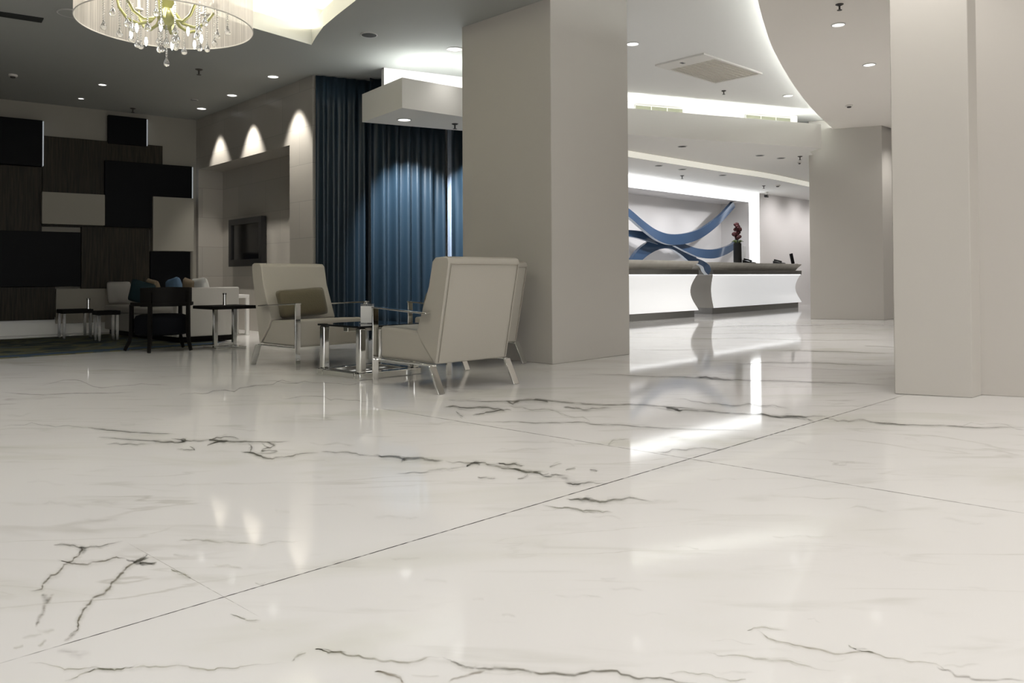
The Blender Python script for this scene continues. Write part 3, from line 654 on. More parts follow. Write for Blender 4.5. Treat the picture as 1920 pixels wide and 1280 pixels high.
# ------------------------------------------------------------------ armchairs
def soft(name, prof, x0, x1, m, parent, bev=.03):
    o = MB(); o.extr(prof, x0, x1); return o.build(name, m, parent, bevel=bev, seg=4)
def make_armchair(label):
    t = thing('armchair', label, 'armchair', group='cream lounge armchairs')
    soft('seat', [(.35, .185), (.35, .415), (-.10, .395), (-.135, .335), (-.275, .185)], -.315, .315, M['leather'], t, .022)
    bk = soft('backrest', [(-.285, .19), (-.425, .855), (-.415, .885), (-.385, .895), (-.285, .89), (-.255, .865), (-.215, .70), (-.085, .405), (-.125, .34), (-.27, .19)], -.325, .325, M['leather'], t, .022)
    o = MB()
    for x in (-.304, .304): o.tube([(x, -.293, .20), (x, -.4295, .850)], .0035, 6)
    o.tube([(-.304, -.4285, .845), (.304, -.4285, .845)], .0035, 6); o.build('piping', M['piping'], bk, smooth=60)
    for sx in (-1, 1):
        x = sx*.342
        o = MB(); o.bar([(x, .372, 0), (x, .372, .553)], .05, .012, up=(0, 1, 0)); o.build('leg', M['chrome'], t, bevel=.002)
        o = MB(); o.bar([(x, -.27, .175), (x, -.365, 0)], .055, .014, up=(0, 1, 0)); o.build('leg', M['chrome'], t, bevel=.002)
        o = MB(); o.bar([(x, .385, .548), (x, -.235, .520)], .05, .011, up=(0, 0, 1)); o.build('armrest', M['chrome'], t, bevel=.002)
        o = MB(); o.bar([(x*.96, .36, .178), (x*.96, -.28, .178)], .03, .012, up=(0, 0, 1)); o.build('rail', M['chrome'], t, bevel=.002)
    return t
nearC = (F(826, 738)+F(844, 703))/2
def rot_to(d): return math.atan2(d[1], d[0])-PI/2
near = make_armchair('cream armchair seen from behind, nearest to the camera, with chrome arms')
near.location = (-.475, 5.70, 0); near.rotation_euler.z = rot_to((-.70, .71))
leftc = dup(near, (-1.80, 7.10, 0), rot_to((.72, -.69)), 'cream armchair facing the camera with an olive pillow on its seat')
third = dup(near, (-.395, 7.045, 0), rot_to((-.72, .69)), 'cream armchair mostly hidden between the nearest armchair and the big column')
def pillow_mesh(w, h, t, n=14, sag=.045):
    o = MB(); vs = []; fs = []
    for side in (1, -1):
        for i in range(n+1):
            for j in range(n+1):
                u, v = i/n*2-1, j/n*2-1
                k = (max(0, 1-abs(u)**2.6)*max(0, 1-abs(v)**2.6))**.42
                pin = 1-sag*(1-abs(v)**2)*abs(u)**3; pin2 = 1-sag*(1.6-abs(u)**2)*abs(v)**3
                vs.append((u*w/2*pin*(1-.085*abs(v)**7), side*t/2*k*(1+.12*math.sin(3*u+2*v)*(1-abs(u))), v*h/2*pin2*(1-.085*abs(u)**7)))
    N1 = (n+1)**2
    for i in range(n):
        for j in range(n):
            a = i*(n+1)+j; fs.append((a, a+n+1, a+n+2, a+1)); fs.append((N1+a, N1+a+1, N1+a+n+2, N1+a+n+1))
    o.add(vs, fs); return o
def cushion(w, h, t, m, loc, rz, tilt, label, group=None, roll=0, name='cushion'):
    o = pillow_mesh(w, h, t).build(name, m, smooth=75, loc=loc)
    o.rotation_euler = (tilt, roll, rz); return tag(o, label, 'cushion', group)
def on_chair(ch, x, y, z): return ch.matrix_basis @ Vector((x, y, z))
bpy.context.view_layer.update()
cushion(.50, .27, .16, M['olive'], on_chair(leftc, .05, -.03, .545), leftc.rotation_euler.z, R(16), 'olive brown lumbar pillow on the armchair facing the camera', 'olive pillows', R(3), 'pillow')
cushion(.50, .27, .16, M['olive'], on_chair(near, .02, -.03, .545), near.rotation_euler.z, R(16), 'olive brown pillow peeking out in front of the nearest armchair back', 'olive pillows', 0, 'pillow')

# glass coffee table
ctab = thing('coffee_table', 'square black glass coffee table with chrome frame between the armchairs', 'coffee table', (-1.13, 6.33, 0), R(45))
m = MB(); m.box(-.29, .29, -.29, .29, .385, .400); m.build('top', M['blackglass'], ctab, bevel=.003)
for (x, y) in ((-1, -1), (1, -1), (1, 1), (-1, 1)):
    m = MB(); m.box(x*.25-.03, x*.25+.03, y*.25-.03, y*.25+.03, .05, .384); m.build('leg', M['chrome'], ctab, bevel=.012, seg=3)
for (a, b) in (((-.29, .29), (-.29, -.22)), ((-.29, .29), (.22, .29)), ((-.29, -.22), (-.22, .22)), ((.22, .29), (-.22, .22))):
    m = MB(); m.box(a[0], a[1], b[0], b[1], 0, .05); m.build('base_bar', M['chrome'], ctab, bevel=.006)
m = MB(); m.box(-.22, .22, -.03, .03, .345, .384); m.build('apron', M['chrome'], ctab, bevel=.004)
# menu holder
mh = thing('menu_holder', 'clear acrylic stand with a white card on the glass coffee table', 'menu stand', (-1.14, 6.30, .4005), R(-4))
m = MB(); m.box(-.055, .055, -.03, .03, 0, .004); m.box(-.055, .055, .0005, .003, .004, .155); m.build('holder', M['acrylic'], mh)
m = MB(); m.box(-.053, .053, -.003, -.0005, .006, .136); m.build('card', M['card'], mh)
m = MB()
for k, (x, w) in enumerate(((-.026, .006), (-.014, .01), (.002, .007), (.014, .013), (.03, .008))): m.box(x, x+w, -.0015, -.0005, .138, .152)
m.build('print', M['ink'], mh)

# ------------------------------------------------------------------ lounge group at the left
# rug
r0_ = Vector((-3.47, 9.13, 0))+U*.25; rl = MB()
A_ = r0_; B_ = r0_-U*6.2; n = Vector((-.7071, .7071, 0))
rl.prism([A_[:2], (A_+n*2.75)[:2], (B_+n*2.75)[:2], B_[:2]], .0006, .012)
rgo = rl.build('rug', M['rug']); tag(rgo, 'blue and olive patterned rug under the dark lounge furniture', 'rug')
e = MB(); e.prism([A_[:2], (A_+n*.22)[:2], (B_+n*.22)[:2], B_[:2]], .0122, .0135); e.build('border', M['rugedge'], rgo)
# bucket chair
fx = Vector((-.66, .75)); fx.normalize()
bc = thing('tub_chair', 'dark wooden tub chair with a navy seat, seen from behind on the rug edge', 'chair', (-3.70, 8.45, .012), rot_to(fx))
m = MB(); nA = 20; vs = []
def arc(a, rr, y0=-.02): return (rr*math.sin(a)*1.08, y0-rr*math.cos(a))
def shell(mb, a0, a1, r0, r1, z0f, z1f, n=20):
    vs = []; fs = []
    for i in range(n+1):
        a = a0+(a1-a0)*i/n; x0, y0 = arc(a, r0); x1, y1 = arc(a, r1)
        vs += [(x0, y0, z0f(a)), (x1, y1, z0f(a)), (x1, y1, z1f(a)), (x0, y0, z1f(a))]
    for i in range(n):
        for k in range(4): fs.append((i*4+k, i*4+(k+1) % 4, (i+1)*4+(k+1) % 4, (i+1)*4+k))
    fs += [(3, 2, 1, 0), (n*4, n*4+1, n*4+2, n*4+3)]; mb.add(vs, fs)
m = MB(); shell(m, R(-62), R(62), .245, .275, lambda a: .465, lambda a: .665-.008*abs(a)); m.build('backrest', M['blackwood'], bc, bevel=.004)
m = MB(); shell(m, R(-122), R(122), .235, .285, lambda a: .47, lambda a: .505, 34); m.build('armrest', M['blackwood'], bc, bevel=.004)
m = MB(); prof = [(.0, .165), (.235, .165), (.262, .18), (.266, .33), (.25, .362), (.2, .378), (0, .385)]
m.lathe(prof, (0, 0, 0), 32); so = m.build('seat', M['darkseat'], bc, smooth=50)
for (x, y, sx, sy) in ((-.19, -.24, -.02, -.03), (.19, -.24, .02, -.03), (-.25, .17, -.05, .06), (.25, .17, .05, .06)):
    zt = .62 if y < 0 else .48
    m = MB(); m.tube([(x+sx, y+sy, 0), (x+sx*.25, y+sy*.25, .10), (x, y, .2), (x, y, zt)], [.019, .022, .026, .022], 4); m.build('leg', M['blackwood'], bc, smooth=30)
# sofa (local x: along its length towards the camera end, y: towards the backrest)
Q0 = Vector((-5.6, 11.0, 0))
sf = thing('sofa', 'pale grey sofa with its tall end panel towards the armchairs', 'sofa', (Q0.x, Q0.y, .013), -PI/4)
LS = 2.42
def sbox(nm, x0, x1, y0, y1, z0, z1, m, bev=.02, seg=3):
    o = MB(); o.box(x0, x1, y0, y1, z0, z1); return o.build(nm, m, sf, bevel=bev, seg=seg)
sbox('plinth', .04, LS-.03, .05, .73, 0, .065, M['blackwood'], .003)
sbox('base', 0, LS-.13, 0, .74, .066, .30, M['greysofa'], .012)
sbox('seat_cushion', .0, LS-.13, -.01, .60, .302, .395, M['greysofa'], .03)
sbox('backrest', 0.3, LS-.13, .56, .75, .302, .60, M['greysofa'], .03)
sbox('end_panel', LS-.125, LS, -.0, .76, .066, .645, M['greysofa'], .012)
bpy.context.view_layer.update()
def on_sofa(x, y, z): return Vector((Q0.x, Q0.y, .013))+Matrix.Rotation(-PI/4, 3, 'Z') @ Vector((x, y, z))
def scush(px, yy, w, h, t, m, zc, rz, tilt, label, roll=0):
    d = ray(px, 500); # sit on the line parallel to the backrest at local y=yy
    base = on_sofa(0, yy, 0); p = Vp(px, 500, base, (W_.x, W_.y))
    return cushion(w, h, t, m, (p.x, p.y, zc), rz, tilt, label, 'sofa cushions', roll)
scush(224, .16, .36, .33, .15, M['greysofa'], .575, R(-6), R(8), 'square grey cushion standing at the far left end of the sofa')
scush(266, .17, .33, .32, .12, M['teal'], .585, R(4), R(10), 'dark teal cushion leaning right of the grey one on the sofa', R(16))
scush(288, .40, .36, .36, .13, M['tan'], .59, R(-45), R(9), 'tan cushion just above the dark tub chair back', R(6))
scush(328, .40, .38, .36, .14, M['bluecush'], .602, R(-45), R(9), 'steel blue cushion peeking over the tub chair', R(-8))
scush(358, .40, .36, .36, .13, M['tan'], .59, R(-45), R(9), 'tan cushion peeking over the sofa end panel', R(10))
_p = on_sofa(LS-.37, .44, .588)
cushion(.42, .36, .13, M['white'], _p, R(-45), R(8), 'white cushion at the sofa end nearest the tiled wall', 'sofa cushions', R(-3))
# pedestal side table
def side_table(label, loc, rz, top, h):
    t = thing('side_table', label, 'side table', loc, rz, 'black and chrome side tables')
    m = MB(); m.box(-top/2, top/2, -top/2, top/2, h-.035, h); m.build('top', M['blackwood'], t, bevel=.003)
    for sx in (-1, 1):
        m = MB(); m.box(sx*.11-.022, sx*.11+.022, -.022, .022, .018, h-.036); m.build('post', M['chrome'], t, bevel=.003)
    m = MB(); m.box(-.088, .088, -.022, .022, .018, .055); m.build('crossbar', M['chrome'], t, bevel=.003)
    m = MB(); m.box(-.17, .17, -.17, .17, 0, .018); m.build('base', M['chrome'], t, bevel=.003)
    return t
stp = (-3.17, 8.83, 0)
side_table('black topped side table on a chrome pedestal, right of the dark tub chair', stp, R(45), .50, .465)
for ch in bpy.data.objects: pass
def votive(loc, label):
    t = thing('candle_stand', label, 'candle stand', loc, 0, 'chrome candle stands')
    m = MB(); m.lathe([(.020, 0), (.020, .006), (.018, .03), (.018, .118)], n=16); m.build('stem', M['chrome'], t, smooth=40)
    m = MB(); m.lathe([(.021, .118), (.021, .135), (.016, .135), (.016, .122), (0, .122)], n=16); m.build('cup', M['steel'], t, smooth=40)
    return t
votive((stp[0]-.01, stp[1]+.02, .4655), 'chrome candle stand on the pedestal table right of the tub chair')
def low_table(label, loc, rz, top, h, th=.05):
    t = thing('low_table', label, 'side table', loc, rz, 'low black tables by the panel wall')
    m = MB(); m.box(-top/2, top/2, -top/2, top/2, h-th, h); m.build('top', M['blackwood'], t, bevel=.003)
    a = top/2-.03
    for (x, y) in ((-a, -a), (a, -a), (a, a), (-a, a)):
        m = MB(); m.box(x-.016, x+.016, y-.016, y+.016, 0, h-th-.001); m.build('leg', M['steel'], t, bevel=.002)
    return t
ta = F(140, 634); ta = Vector((ta.x, ta.y, .0125))
low_table('low black table with chrome legs at the left, in front of the pale panel', ta, R(40), .36, .365)
tb = F(199, 640); low_table('smaller low black table right in front of the sofa corner', Vector((tb.x, tb.y, .0125)), R(40), .26, .365)
votive((ta.x+.16, ta.y+.03, .378), 'chrome candle stand on the low black table at the left')

# ------------------------------------------------------------------ reception desks
fA = F(1182, 603); fB = F(1306, 594); fC = F(1337, 589); fD = F(1500, 576)
def desk(a, b, label, ext=0, D_=.5):
    a = Vector(a); b = Vector(b); d = (b-a).normalized(); a = a-d*ext; L = (b-a).length
    t = thing('reception_desk', label, 'reception desk', (a.x, a.y, 0), math.atan2(d.y, d.x), 'white reception desks')
    m = MB(); m.box(.03, L-.03, .03, D_-.03, 0, .125); m.build('toe_kick', M['steel'], t)
    def loft(mb, prof):
        vs = []; fs = []
        for ins, z in prof: vs += [(ins, ins, z), (L-ins, ins, z), (L-ins, D_-ins, z), (ins, D_-ins, z)]
        for i in range(len(prof)-1):
            for k in range(4): fs.append((i*4+k, i*4+(k+1) % 4, (i+1)*4+(k+1) % 4, (i+1)*4+k))
        n = (len(prof)-1)*4; fs += [(3, 2, 1, 0), (n, n+1, n+2, n+3)]; mb.add(vs, fs); return mb
    pr = []
    for i in range(15):
        u = i/14; z = .127+u*(.786-.127); pr.append((-.03+.11*math.sin(PI*(u*.93))**1.1, z))
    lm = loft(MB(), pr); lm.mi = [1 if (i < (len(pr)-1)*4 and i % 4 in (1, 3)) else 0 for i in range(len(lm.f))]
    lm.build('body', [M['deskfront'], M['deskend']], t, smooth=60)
    loft(MB(), [(-.035, .795), (-.035, .885)]).build('band', M['steel'], t)
    m = MB(); m.box(-.0, L, -.016, -.006, .786, .794); m.build('light_strip', M['ledcool'], t)
    loft(MB(), [(.07, .886), (.045, .93), (.01, .975), (-.03, 1.015), (-.035, 1.04), (-.03, 1.045)]).build('counter_top', M['stone'], t, smooth=50)
    return t, d
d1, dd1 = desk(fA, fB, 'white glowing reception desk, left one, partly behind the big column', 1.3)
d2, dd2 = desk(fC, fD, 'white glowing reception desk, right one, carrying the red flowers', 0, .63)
def on_desk2(px, back=.35):
    n = Vector((-dd2.y, dd2.x, 0)); p = Vp(px, 492, fC+n*back, (dd2.x, dd2.y)); return Vector((p.x, p.y, 1.046))
# vase
vp = on_desk2(1383)
va = thing('flower_vase', 'black vase with dark red flowers on the right reception desk', 'vase', vp)
m = MB(); m.lathe([(.085, 0), (.09, .02), (.085, .44), (.075, .44), (.07, .05), (0, .05)], n=20); m.build('vase', M['bezel'], va, smooth=40)
m = MB()
for i in range(26):
    a, r_, z = random.uniform(0, 2*PI), random.uniform(0, .09), random.uniform(.55, .86); k = 1-max(0, z-.7)*3; s_ = random.uniform(.035, .055)
    m.lathe([(0, -s_), (s_*.7, -s_*.6), (s_, 0), (s_*.7, s_*.6), (0, s_)], (r_*k*math.cos(a), r_*k*math.sin(a), z), 8)
m.build('flowers', M['petal'], va, smooth=60)
m = MB()
for i in range(12):
    a = 2*PI*i/12; m.tube([(.03*math.cos(a), .03*math.sin(a), .40), (.08*math.cos(a), .08*math.sin(a), .5), (.13*math.cos(a), .13*math.sin(a), .47)], [.008, .016, .004], 5)
m.build('leaves', M['leaf'], va, smooth=60)
bx = on_desk2(1393, .44); m = MB(); m.box(-.035, .035, -.05, .05, 0, .40)
o = m.build('card_box', M['card'], loc=bx, bevel=.004); o.rotation_euler.z = R(45); tag(o, 'narrow white upright box beside the flower vase on the desk', 'box')
for px, lb in ((1405, 'low black desk telephone right beside the flower vase'), (1461, 'low black desk telephone left of the upright tablet')):
    p = on_desk2(px, .22); t = thing('desk_telephone', lb, 'telephone', p, math.atan2(dd2.y, dd2.x), 'black telephones on the desk')
    m = MB(); m.extr([(-.11, 0), (.11, 0), (.11, .075), (-.11, .02)], -.11, .11); m.build('base', M['bezel'], t, bevel=.006)
    m = MB(); m.tube([(-.075, -.09, .045), (-.075, 0, .075), (-.075, .09, .092)], [.022, .016, .022], 8); m.build('handset', M['screen'], t, smooth=50)
p = on_desk2(1487, .28); t = thing('tablet_stand', 'upright black tablet on its stand at the far end of the right desk', 'tablet', p, R(20))
m = MB(); m.box(-.10, .10, -.06, .08, 0, .012); m.build('base', M['bezel'], t, bevel=.003)
m = MB(); Mx = Matrix.Translation((0, 0, .012)) @ Matrix.Rotation(R(-14), 4, 'Y'); m.box(-.045, .045, -.012, .012, 0, .26, M4=Mx); m.build('body', M['screen'], t, bevel=.004)

# ------------------------------------------------------------------ ribbon sculpture in the recess
rib = thing('ribbon_sculpture', 'blue looping ribbon sculpture in the lit recess behind reception', 'sculpture', rq(0, .3, 0))
def ribbon(pts, w, nm='ribbon', off=0):
    base = v2(Ra)+Rn*(.32+(off or 0)) if off is not None else v2((fB+fC)/2)+Rn*.12; P = [Vp(x, y, base, Rd) for x, y in pts]
    Q = []
    for i in range(len(P)-1):
        p0, p1, p2, p3 = P[max(i-1, 0)], P[i], P[i+1], P[min(i+2, len(P)-1)]
        for j in range(5):
            u = j/5; Q.append(.5*((2*p1)+(p2-p0)*u+(2*p0-5*p1+4*p2-p3)*u*u+(3*p1-p0-3*p2+p3)*u**3))
    Q.append(P[-1]); n3 = Vector((Rn.x, Rn.y, 0)); org = rib.location; vs = []; n = len(Q); fs = []; mi = []
    for i, q in enumerate(Q):
        d = (Q[min(i+1, n-1)]-Q[max(i-1, 0)]).normalized(); sd = d.cross(n3).normalized(); t = i/(n-1)
        ww = w*(.75+.35*math.sin(PI*t)); dep = .04; tw_ = .03*math.sin(2*PI*t)
        a = q+sd*ww/2+n3*tw_; b = q-sd*ww/2-n3*tw_
        vs += [a-n3*dep-org, b-n3*dep-org, b+n3*dep-org, a+n3*dep-org]
    o = MB()
    for i in range(n-1):
        for k in range(4): fs.append((i*4+k, i*4+(k+1) % 4, (i+1)*4+(k+1) % 4, (i+1)*4+k))
    fs += [(3, 2, 1, 0), ((n-1)*4, (n-1)*4+1, (n-1)*4+2, (n-1)*4+3)]
    o.add(vs, fs); o.mi = [(1 if (j < (n-1)*4 and j % 4 == 1) else 0) for j in range(len(fs))]
    o.build(nm, [M['ribbon'], M['ribbonedge']], rib, smooth=40)
ribbon([(1165, 390), (1184, 405), (1206, 424), (1230, 441), (1256, 449), (1288, 446), (1318, 434), (1347, 412), (1366, 392), (1374, 383)], .21, off=-.10)
ribbon([(1264, 455), (1284, 465), (1308, 474), (1335, 476), (1358, 470), (1373, 462), (1385, 450)], .19, off=.02)
ribbon([(1178, 505), (1190, 487), (1208, 469), (1232, 457), (1256, 456), (1276, 467), (1292, 482), (1310, 500)], .22, off=.13)
ribbon([(1165, 436), (1190, 439), (1212, 444), (1232, 453)], .15, off=.10)
ribbon([(1304, 489), (1314, 494), (1322, 502), (1327, 512)], .13, off=None)

# ------------------------------------------------------------------ chandelier
chp = Zp(312.5, 48, 2.43); chp = Vector((chp.x, chp.y, 2.43)); RSH = .155/1.5*chp.y*1.0
ch = thing('chandelier', 'drum chandelier with sheer shade and crystal strands hanging in the lounge coffer', 'chandelier', chp)
RS = 155/1500*chp.length if False else 155/1500*chp.y
m = MB(); n = 96; vs = []; fs = []
for k in range(n):
    a = 2*PI*k/n; vs += [(RS*math.cos(a), RS*math.sin(a), 0), (RS*math.cos(a), RS*math.sin(a), .42)]
for k in range(n): fs.append((2*k, 2*((k+1) % n), 2*((k+1) % n)+1, 2*k+1))
m.add(vs, fs); m.build('shade', M['organza'], ch, smooth=60)
for z in (0, .42):
    m = MB(); m.tube([(RS*math.cos(2*PI*k/96), RS*math.sin(2*PI*k/96), z) for k in range(97)], .004, 6); m.build('rim', M['plastic'], ch, smooth=60)
m = MB(); m.lathe([(0, -.03), (.018, -.025), (.03, 0), (.055, .03), (.062, .06), (.05, .09), (.025, .11), (.04, .14), (.06, .165), (.045, .2), (.02, .23), (.015, .5)], n=20); m.build('hub', M['greenglass'], ch, smooth=60)
m = MB(); m.tube([(0, 0, .5), (0, 0, ZL+.49-2.43)], .009, 8); m.lathe([(.06, ZL+.47-2.43), (.06, ZL+.497-2.43)], n=20); m.build('suspension_rod', M['chrome'], ch, smooth=50)
m = MB()
for k in range(3): a = 2*PI*k/3+.3; m.tube([(RS*math.cos(a), RS*math.sin(a), .42), (0, 0, .46)], .004, 6)
m.build('shade_frame', M['chrome'], ch)
def bead(mb, x, y, z, r): mb.lathe([(0, -r), (r*.8, -r*.5), (r, 0), (r*.8, r*.5), (0, r)], (x, y, z), 6)
def drop(mb, x, y, z, r): mb.lathe([(0, -r*1.1), (r*.75, -r*.75), (r, -.1*r), (r*.7, .7*r), (r*.22, 1.6*r), (0, 2*r)], (x, y, z), 10)
def strand(x, y, ztop, zbot, r=.0085):
    mb = MB(); z = ztop
    while z > zbot+.03: bead(mb, x, y, z, r); z -= r*1.9
    drop(mb, x, y, zbot, .021); mb.build('crystal_strand', M['crystal'], ch, smooth=50)
for k in range(8):
    a = 2*PI*k/8+.25; ca, sa = math.cos(a), math.sin(a); r2 = .30
    m = MB(); pts = [(ca*rr, sa*rr, zz) for rr, zz in ((.04, .10), (.10, .02), (.17, 0), (.24, .03), (.29, .10), (.30, .15))]
    m.tube(pts, [.012, .011, .010, .010, .009, .009], 8); m.build('arm', M['greenglass'], ch, smooth=60)
    m = MB(); m.lathe([(.012, .15), (.03, .155), (.032, .165), (.012, .17), (.011, .235)], (r2*ca, r2*sa, 0), 12); cd = m.build('candle_cup', M['plastic'], ch, smooth=50)
    if k % 2 == 0 or True:
        m = MB(); m.lathe([(.006, 0), (.009, -.015), (.011, -.03), (.006, -.05), (.0, -.06)], (r2*.72*ca, r2*.72*sa, -.045), 10); m.build('bulb', M['bulb'], ch, smooth=60)
    strand(.38*ca, .38*sa, .18, random.uniform(-.05, .0)); strand(.30*ca+.012, .30*sa+.01, .14, random.uniform(-.10, -.03))
    a2 = a+.39; strand(.21*math.cos(a2), .21*math.sin(a2), .10, random.uniform(-.13, -.05), .0075)
for (x, y, zb) in ((0, 0, -.25), (.045, .01, -.10), (-.04, .02, -.15), (.02, -.05, -.13), (-.03, -.04, -.17), (.05, .05, -.08)): strand(x, y, -.02, zb)
light('POINT', chp+Vector((0, 0, .25)), 22, (1, .93, .82), size=.18)

# ------------------------------------------------------------------ ceiling fittings
def downlight(px, py, z, r, label, lit=True, group='recessed downlights'):
    p = Zp(px, py, z); t = thing('downlight', label, 'downlight', (p.x, p.y, z), 0, group)
    m = MB(); m.lathe([(r*1.18, 0), (r*1.18, -.006), (r*1.0, -.010), (r*.97, -.004), (r*.97, 0)], n=28); m.build('ring', M['ringmetal'], t, smooth=40)
    m = MB(); m.lathe([(r*.96, -.003), (0, -.003)], n=28); m.build('lens', M['lens'] if lit else M['lensoff'], t)
    return p
def sprinkler(px, py, z, label, s=1.0):
    p = Zp(px, py, z); t = thing('ceiling_sprinkler', label, 'sprinkler', (p.x, p.y, z), 0, 'ceiling sprinklers')
    m = MB(); m.lathe([(.035*s, 0), (.035*s, -.004), (.022*s, -.012), (.010*s, -.016)], n=16); m.build('rose', M['darkmetal'], t, smooth=40)
    m = MB(); m.lathe([(.008*s, -.016), (.008*s, -.05*s), (.022*s, -.052*s), (.022*s, -.055*s), (0, -.055*s)], n=12); m.build('head', M['darkmetal'], t, smooth=40)
def detector(px, py, z, label, r=.05, m=None):
    p = Zp(px, py, z); t = thing('smoke_detector', label, 'smoke detector', (p.x, p.y, z), 0)
    o = MB(); o.lathe([(r, 0), (r, -.016), (r*.85, -.024)], n=20); o.build('base', m or M['plastic'], t, smooth=40)
    o = MB(); o.lathe([(r*.6, -.024), (r*.5, -.04), (0, -.045)], n=20); o.build('sensor', M['darkmetal'], t, smooth=40)
D1 = downlight(512, 143, ZL, .062, 'lit downlight over the tiled wall, nearest to the blue curtain')
D2 = downlight(435, 178, ZL, .062, 'lit downlight over the tiled wall, middle one of the three')
D3 = downlight(378, 203, ZL, .062, 'lit downlight over the tiled wall, nearest to the panel wall')
downlight(853, 92, ZL, .075, 'lit downlight in the lounge ceiling touching the big column')
downlight(192, 158, ZL, .045, 'small lit downlight below the chandelier in the dark ceiling')
downlight(152, 184, ZL, .035, 'tiny lit downlight above the panel wall', True)
downlight(365, 187, ZL, .04, 'unlit downlight above the corner of the lounge', False)
SO = downlight(758, 224, ZB, .072, 'lit downlight under the soffit by the blue curtain')
sprinkler(373, 130, ZL, 'dark sprinkler head between the chandelier and the tiled wall', 1.2)
sprinkler(249, 203, ZL, 'dark sprinkler head close to the panel wall', 1.1)
sprinkler(853, 232, ZB, 'dark sprinkler head under the soffit by the blue curtain', 1.1)
detector(24, 140, ZL, 'grey smoke detector in the dark ceiling at the left edge')
def disc(px, py, z, r, m, label):
    p = Zp(px, py, z); t = thing('ceiling_speaker', label, 'speaker', (p.x, p.y, z), 0, 'ceiling speakers')
    o = MB(); o.lathe([(r*1.12, 0), (r*1.12, -.006), (r, -.007)], n=28); o.build('ring', M['ringmetal'], t, smooth=40)
    o = MB(); o.lathe([(r, -.003), (r, -.0075), (0, -.009)], n=28); o.build('grille', m, t)
disc(692, 65, ZL, .075, M['darkvent'], 'round dark speaker in the ceiling right of the coffer')
disc(136, 25, ZL, .115, M['greypaint'], 'large round grey speaker left of the chandelier shade')
a, b, c, d = (Zp(-40, 15, ZL), Zp(82, 33.5, ZL), Zp(78, 41.5, ZL), Zp(-44, 23, ZL))
m = MB(); m.prism([p[:2] for p in (a, b, c, d)], ZL-.008, ZL-.001); tag(m.build('slot_diffuser', M['darkvent']), 'dark slot air vent in the ceiling at the upper left', 'vent')
downlight(1186, 82, ZM, .07, 'lit downlight at the right edge of the big column')
downlight(1478, 179, ZM, .07, 'lit downlight beside the curved ceiling edge')
sprinkler(1357, 170, ZM, 'sprinkler head behind the ceiling cassette', 1.0)
sprinkler(1574, 8, ZR, 'dark sprinkler head at the top of the lowered right ceiling', 1.05)
downlight(1572, 46, ZR, .06, 'lit downlight nearest the camera in the lowered right ceiling', group='downlights of the right ceiling')
downlight(1630, 121, ZR, .066, 'lit downlight farther back in the lowered right ceiling', group='downlights of the right ceiling')
detector(1592, 197, ZR, 'cream smoke detector on the lowered right ceiling', .055)
for px, py, lb in ((1279, 274, 'faint downlight under the reception soffit, left one'), (1425, 291, 'faint downlight under the reception soffit, middle one'), (1464, 296, 'faint downlight under the reception soffit, right one')):
    downlight(px, py, ZS, .07, lb, False, 'downlights under the reception soffit')
sprinkler(1500, 293, ZS, 'sprinkler head under the soffit beside the far column', 1.2)
for px, py, lb in ((1235, 310, 'unlit downlight in the reception ceiling, leftmost'), (1279, 317, 'unlit downlight in the reception ceiling, second from the left'), (1355, 328, 'unlit downlight in the reception ceiling, right of the others')):
    downlight(px, py, ZI, .07, lb, False, 'downlights in the reception ceiling')
sprinkler(1279, 329, ZI, 'sprinkler head in the reception ceiling above the left desk', 1.2)
sprinkler(1432, 348, ZI, 'sprinkler head in the reception ceiling above the right desk', 1.2)
detector(1458, 347, ZI, 'smoke detector in the reception ceiling near the far column', .06)
p = Zp(1437, 360, ZI); t = thing('security_camera', 'small dark security camera under the reception ceiling', 'camera', (p.x, p.y, ZI), R(-30))
m = MB(); m.lathe([(.05, 0), (.05, -.012), (.012, -.02), (.012, -.07)], n=12); m.build('mount', M['plastic'], t, smooth=40)
m = MB(); m.box(-.035, .035, -.09, .07, -.13, -.07); m.build('body', M['bezel'], t, bevel=.006)
detector(1499, 303.5, ZS, 'tiny sensor under the reception soffit below the sprinkler by the far column', .035)
# air cassette
q = [Zp(x, y, ZM) for x, y in ((1228, 121), (1322, 98), (1430, 136), (1343, 154))]
ac = thing('ceiling_cassette', 'square ivory air conditioning cassette in the lobby ceiling', 'air conditioner', (q[0].x, q[0].y, ZM), 0)
o_ = q[0]; ex = ((q[1]-q[0])+(q[2]-q[3]))/2; ey = ((q[3]-q[0])+(q[2]-q[1]))/2
def acp(u, v): p = ex*u+ey*v; return (p.x, p.y)
m = MB()
for (u0, u1, v0, v1) in ((0, 1, 0, .2), (0, 1, .965, 1), (0, .04, .2, .965), (.96, 1, .2, .965)): m.prism([acp(u0, v0), acp(u1, v0), acp(u1, v1), acp(u0, v1)], -.022, -.001)
m.build('frame', M['plastic'], ac, bevel=.003)
m = MB(); m.prism([acp(.04, .2), acp(.96, .2), acp(.96, .965), acp(.04, .965)], -.012, -.004); gl = m.build('grille', M['cassette'], ac)
m = MB()
for k in range(9):
    u = .08+k*.1; m.prism([acp(u, .21), acp(u+.012, .21), acp(u+.012, .955), acp(u, .955)], -.020, -.0125)
m.build('slats', M['cassette'], gl)
m = MB(); m.prism([acp(.42, .07), acp(.48, .07), acp(.48, .12), acp(.42, .12)], -.024, -.0222); m.build('sensor', M['bezel'], ac)

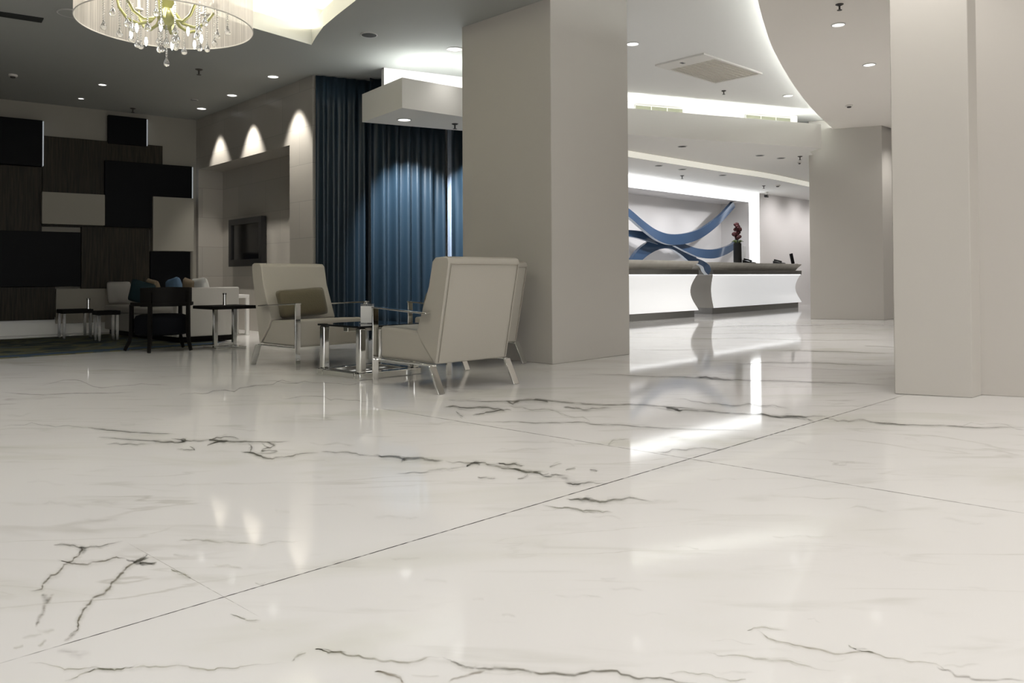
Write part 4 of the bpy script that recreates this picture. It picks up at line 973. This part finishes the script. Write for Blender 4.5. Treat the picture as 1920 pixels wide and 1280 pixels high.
# ------------------------------------------------------------------ light
for Dp, pw in ((D1, 150), (D2, 170), (D3, 120)):
    s = (v2(Dp)-v2(corner)).dot(TVd); q = v2(corner)+TVd*s+inTV*.30; w = v2(corner)+TVd*(s)+inTV*.06
    light('SPOT', (q.x, q.y, ZL-.03), pw, (1, .95, .87), (w.x, w.y, ZL-1.3), .03, 62, .6)
light('SPOT', (SO.x, SO.y, ZB-.02), 560, (.86, .93, 1), (SO.x+.03, SO.y+.78, 1.55), .03, 66, .75)
kx = v2(K0)+Kd*ks(856)-Kn*.75
light('SPOT', (kx.x, kx.y, ZB-.02), 380, (.86, .93, 1), (kx.x-.05, kx.y+.62, 1.6), .03, 62, .75)
W5 = (1, .97, .935)
for x, y, pw in ((-2.2, 1.2, 70), (-.4, 1.0, 70), (1.2, .6, 70), (2.6, 2.2, 80), (-1.0, 3.6, 70), (1.0, 3.4, 80), (-3.6, 3.6, 120), (0.0, -1.6, 50), (3.6, -.8, 60), (-4.2, 5.9, 110), (-6.2, 6.3, 110), (8.2, 9.5, 140), (9.6, 13.0, 140), (8.5, 16.5, 140), (4.6, 4.2, 110), (5.8, 7.4, 140), (7.6, 6.0, 120)):  # unseen fill spots added to brighten the floor, lounge and right side
    light('SPOT', (x, y, (ZL if x < XS else ZR)-.04), pw, W5, None, .14, 120, 1)
for px, py, z, pw in ((1186, 82, ZM, 110), (1478, 179, ZM, 110), (1630, 121, ZR, 230), (1572, 46, ZR, 110), (853, 92, ZL, 14)):
    p = Zp(px, py, z); light('SPOT', (p.x, p.y, z-.03), pw, W5, None, .08, 110, 1)
light('SPOT', (2.28, 4.35, ZR-.04), 55, W5, (2.6, 4.95, 1.7), .06, 95, .8)     # unseen spot added to brighten the near column
light('SPOT', (7.1, 13.1, ZR-.04), 70, W5, (6.6, 13.9, 1.4), .06, 95, .8)       # and another added for the side of the far one
for px, py in ((1279, 274), (1425, 291), (1464, 296)):
    p = Zp(px, py, ZS); light('SPOT', (p.x, p.y, ZS-.03), 60, W5, None, .06, 120, 1)
for s_, pw in ((-.6, 90), (.5, 90), (1.6, 90), (2.7, 90), (3.8, 80)):         # spots added in front to wash the art recess
    p = rq(s_, -.85, ZI-.03); q = rq(s_, .6, 1.0); light('SPOT', p, pw, (.98, .98, 1), q, .05, 88, .7)
for s_, pw in ((sEnd+.7, 75), (sEnd+2.0, 75), (sEnd+3.3, 60)):             # and more added to brighten the plain wall beside it
    p = rq(s_, -1.1, ZI-.03); q = rq(s_, 0, 1.5); light('SPOT', p, pw, (1, .96, .95), q, .08, 110, 1)

w = bpy.data.worlds.new('world'); S.world = w; w.use_nodes = True
w.node_tree.nodes['Background'].inputs[0].default_value = (1, .985, .965, 1); w.node_tree.nodes['Background'].inputs[1].default_value = 3.1
S.view_settings.view_transform = 'Standard'; S.view_settings.look = 'None'; S.view_settings.exposure = 0; S.view_settings.gamma = 1
S.cycles.max_bounces = 8; S.cycles.sample_clamp_indirect = 6; S.cycles.caustics_reflective = False; S.cycles.caustics_refractive = False
S.cycles.use_denoising = True
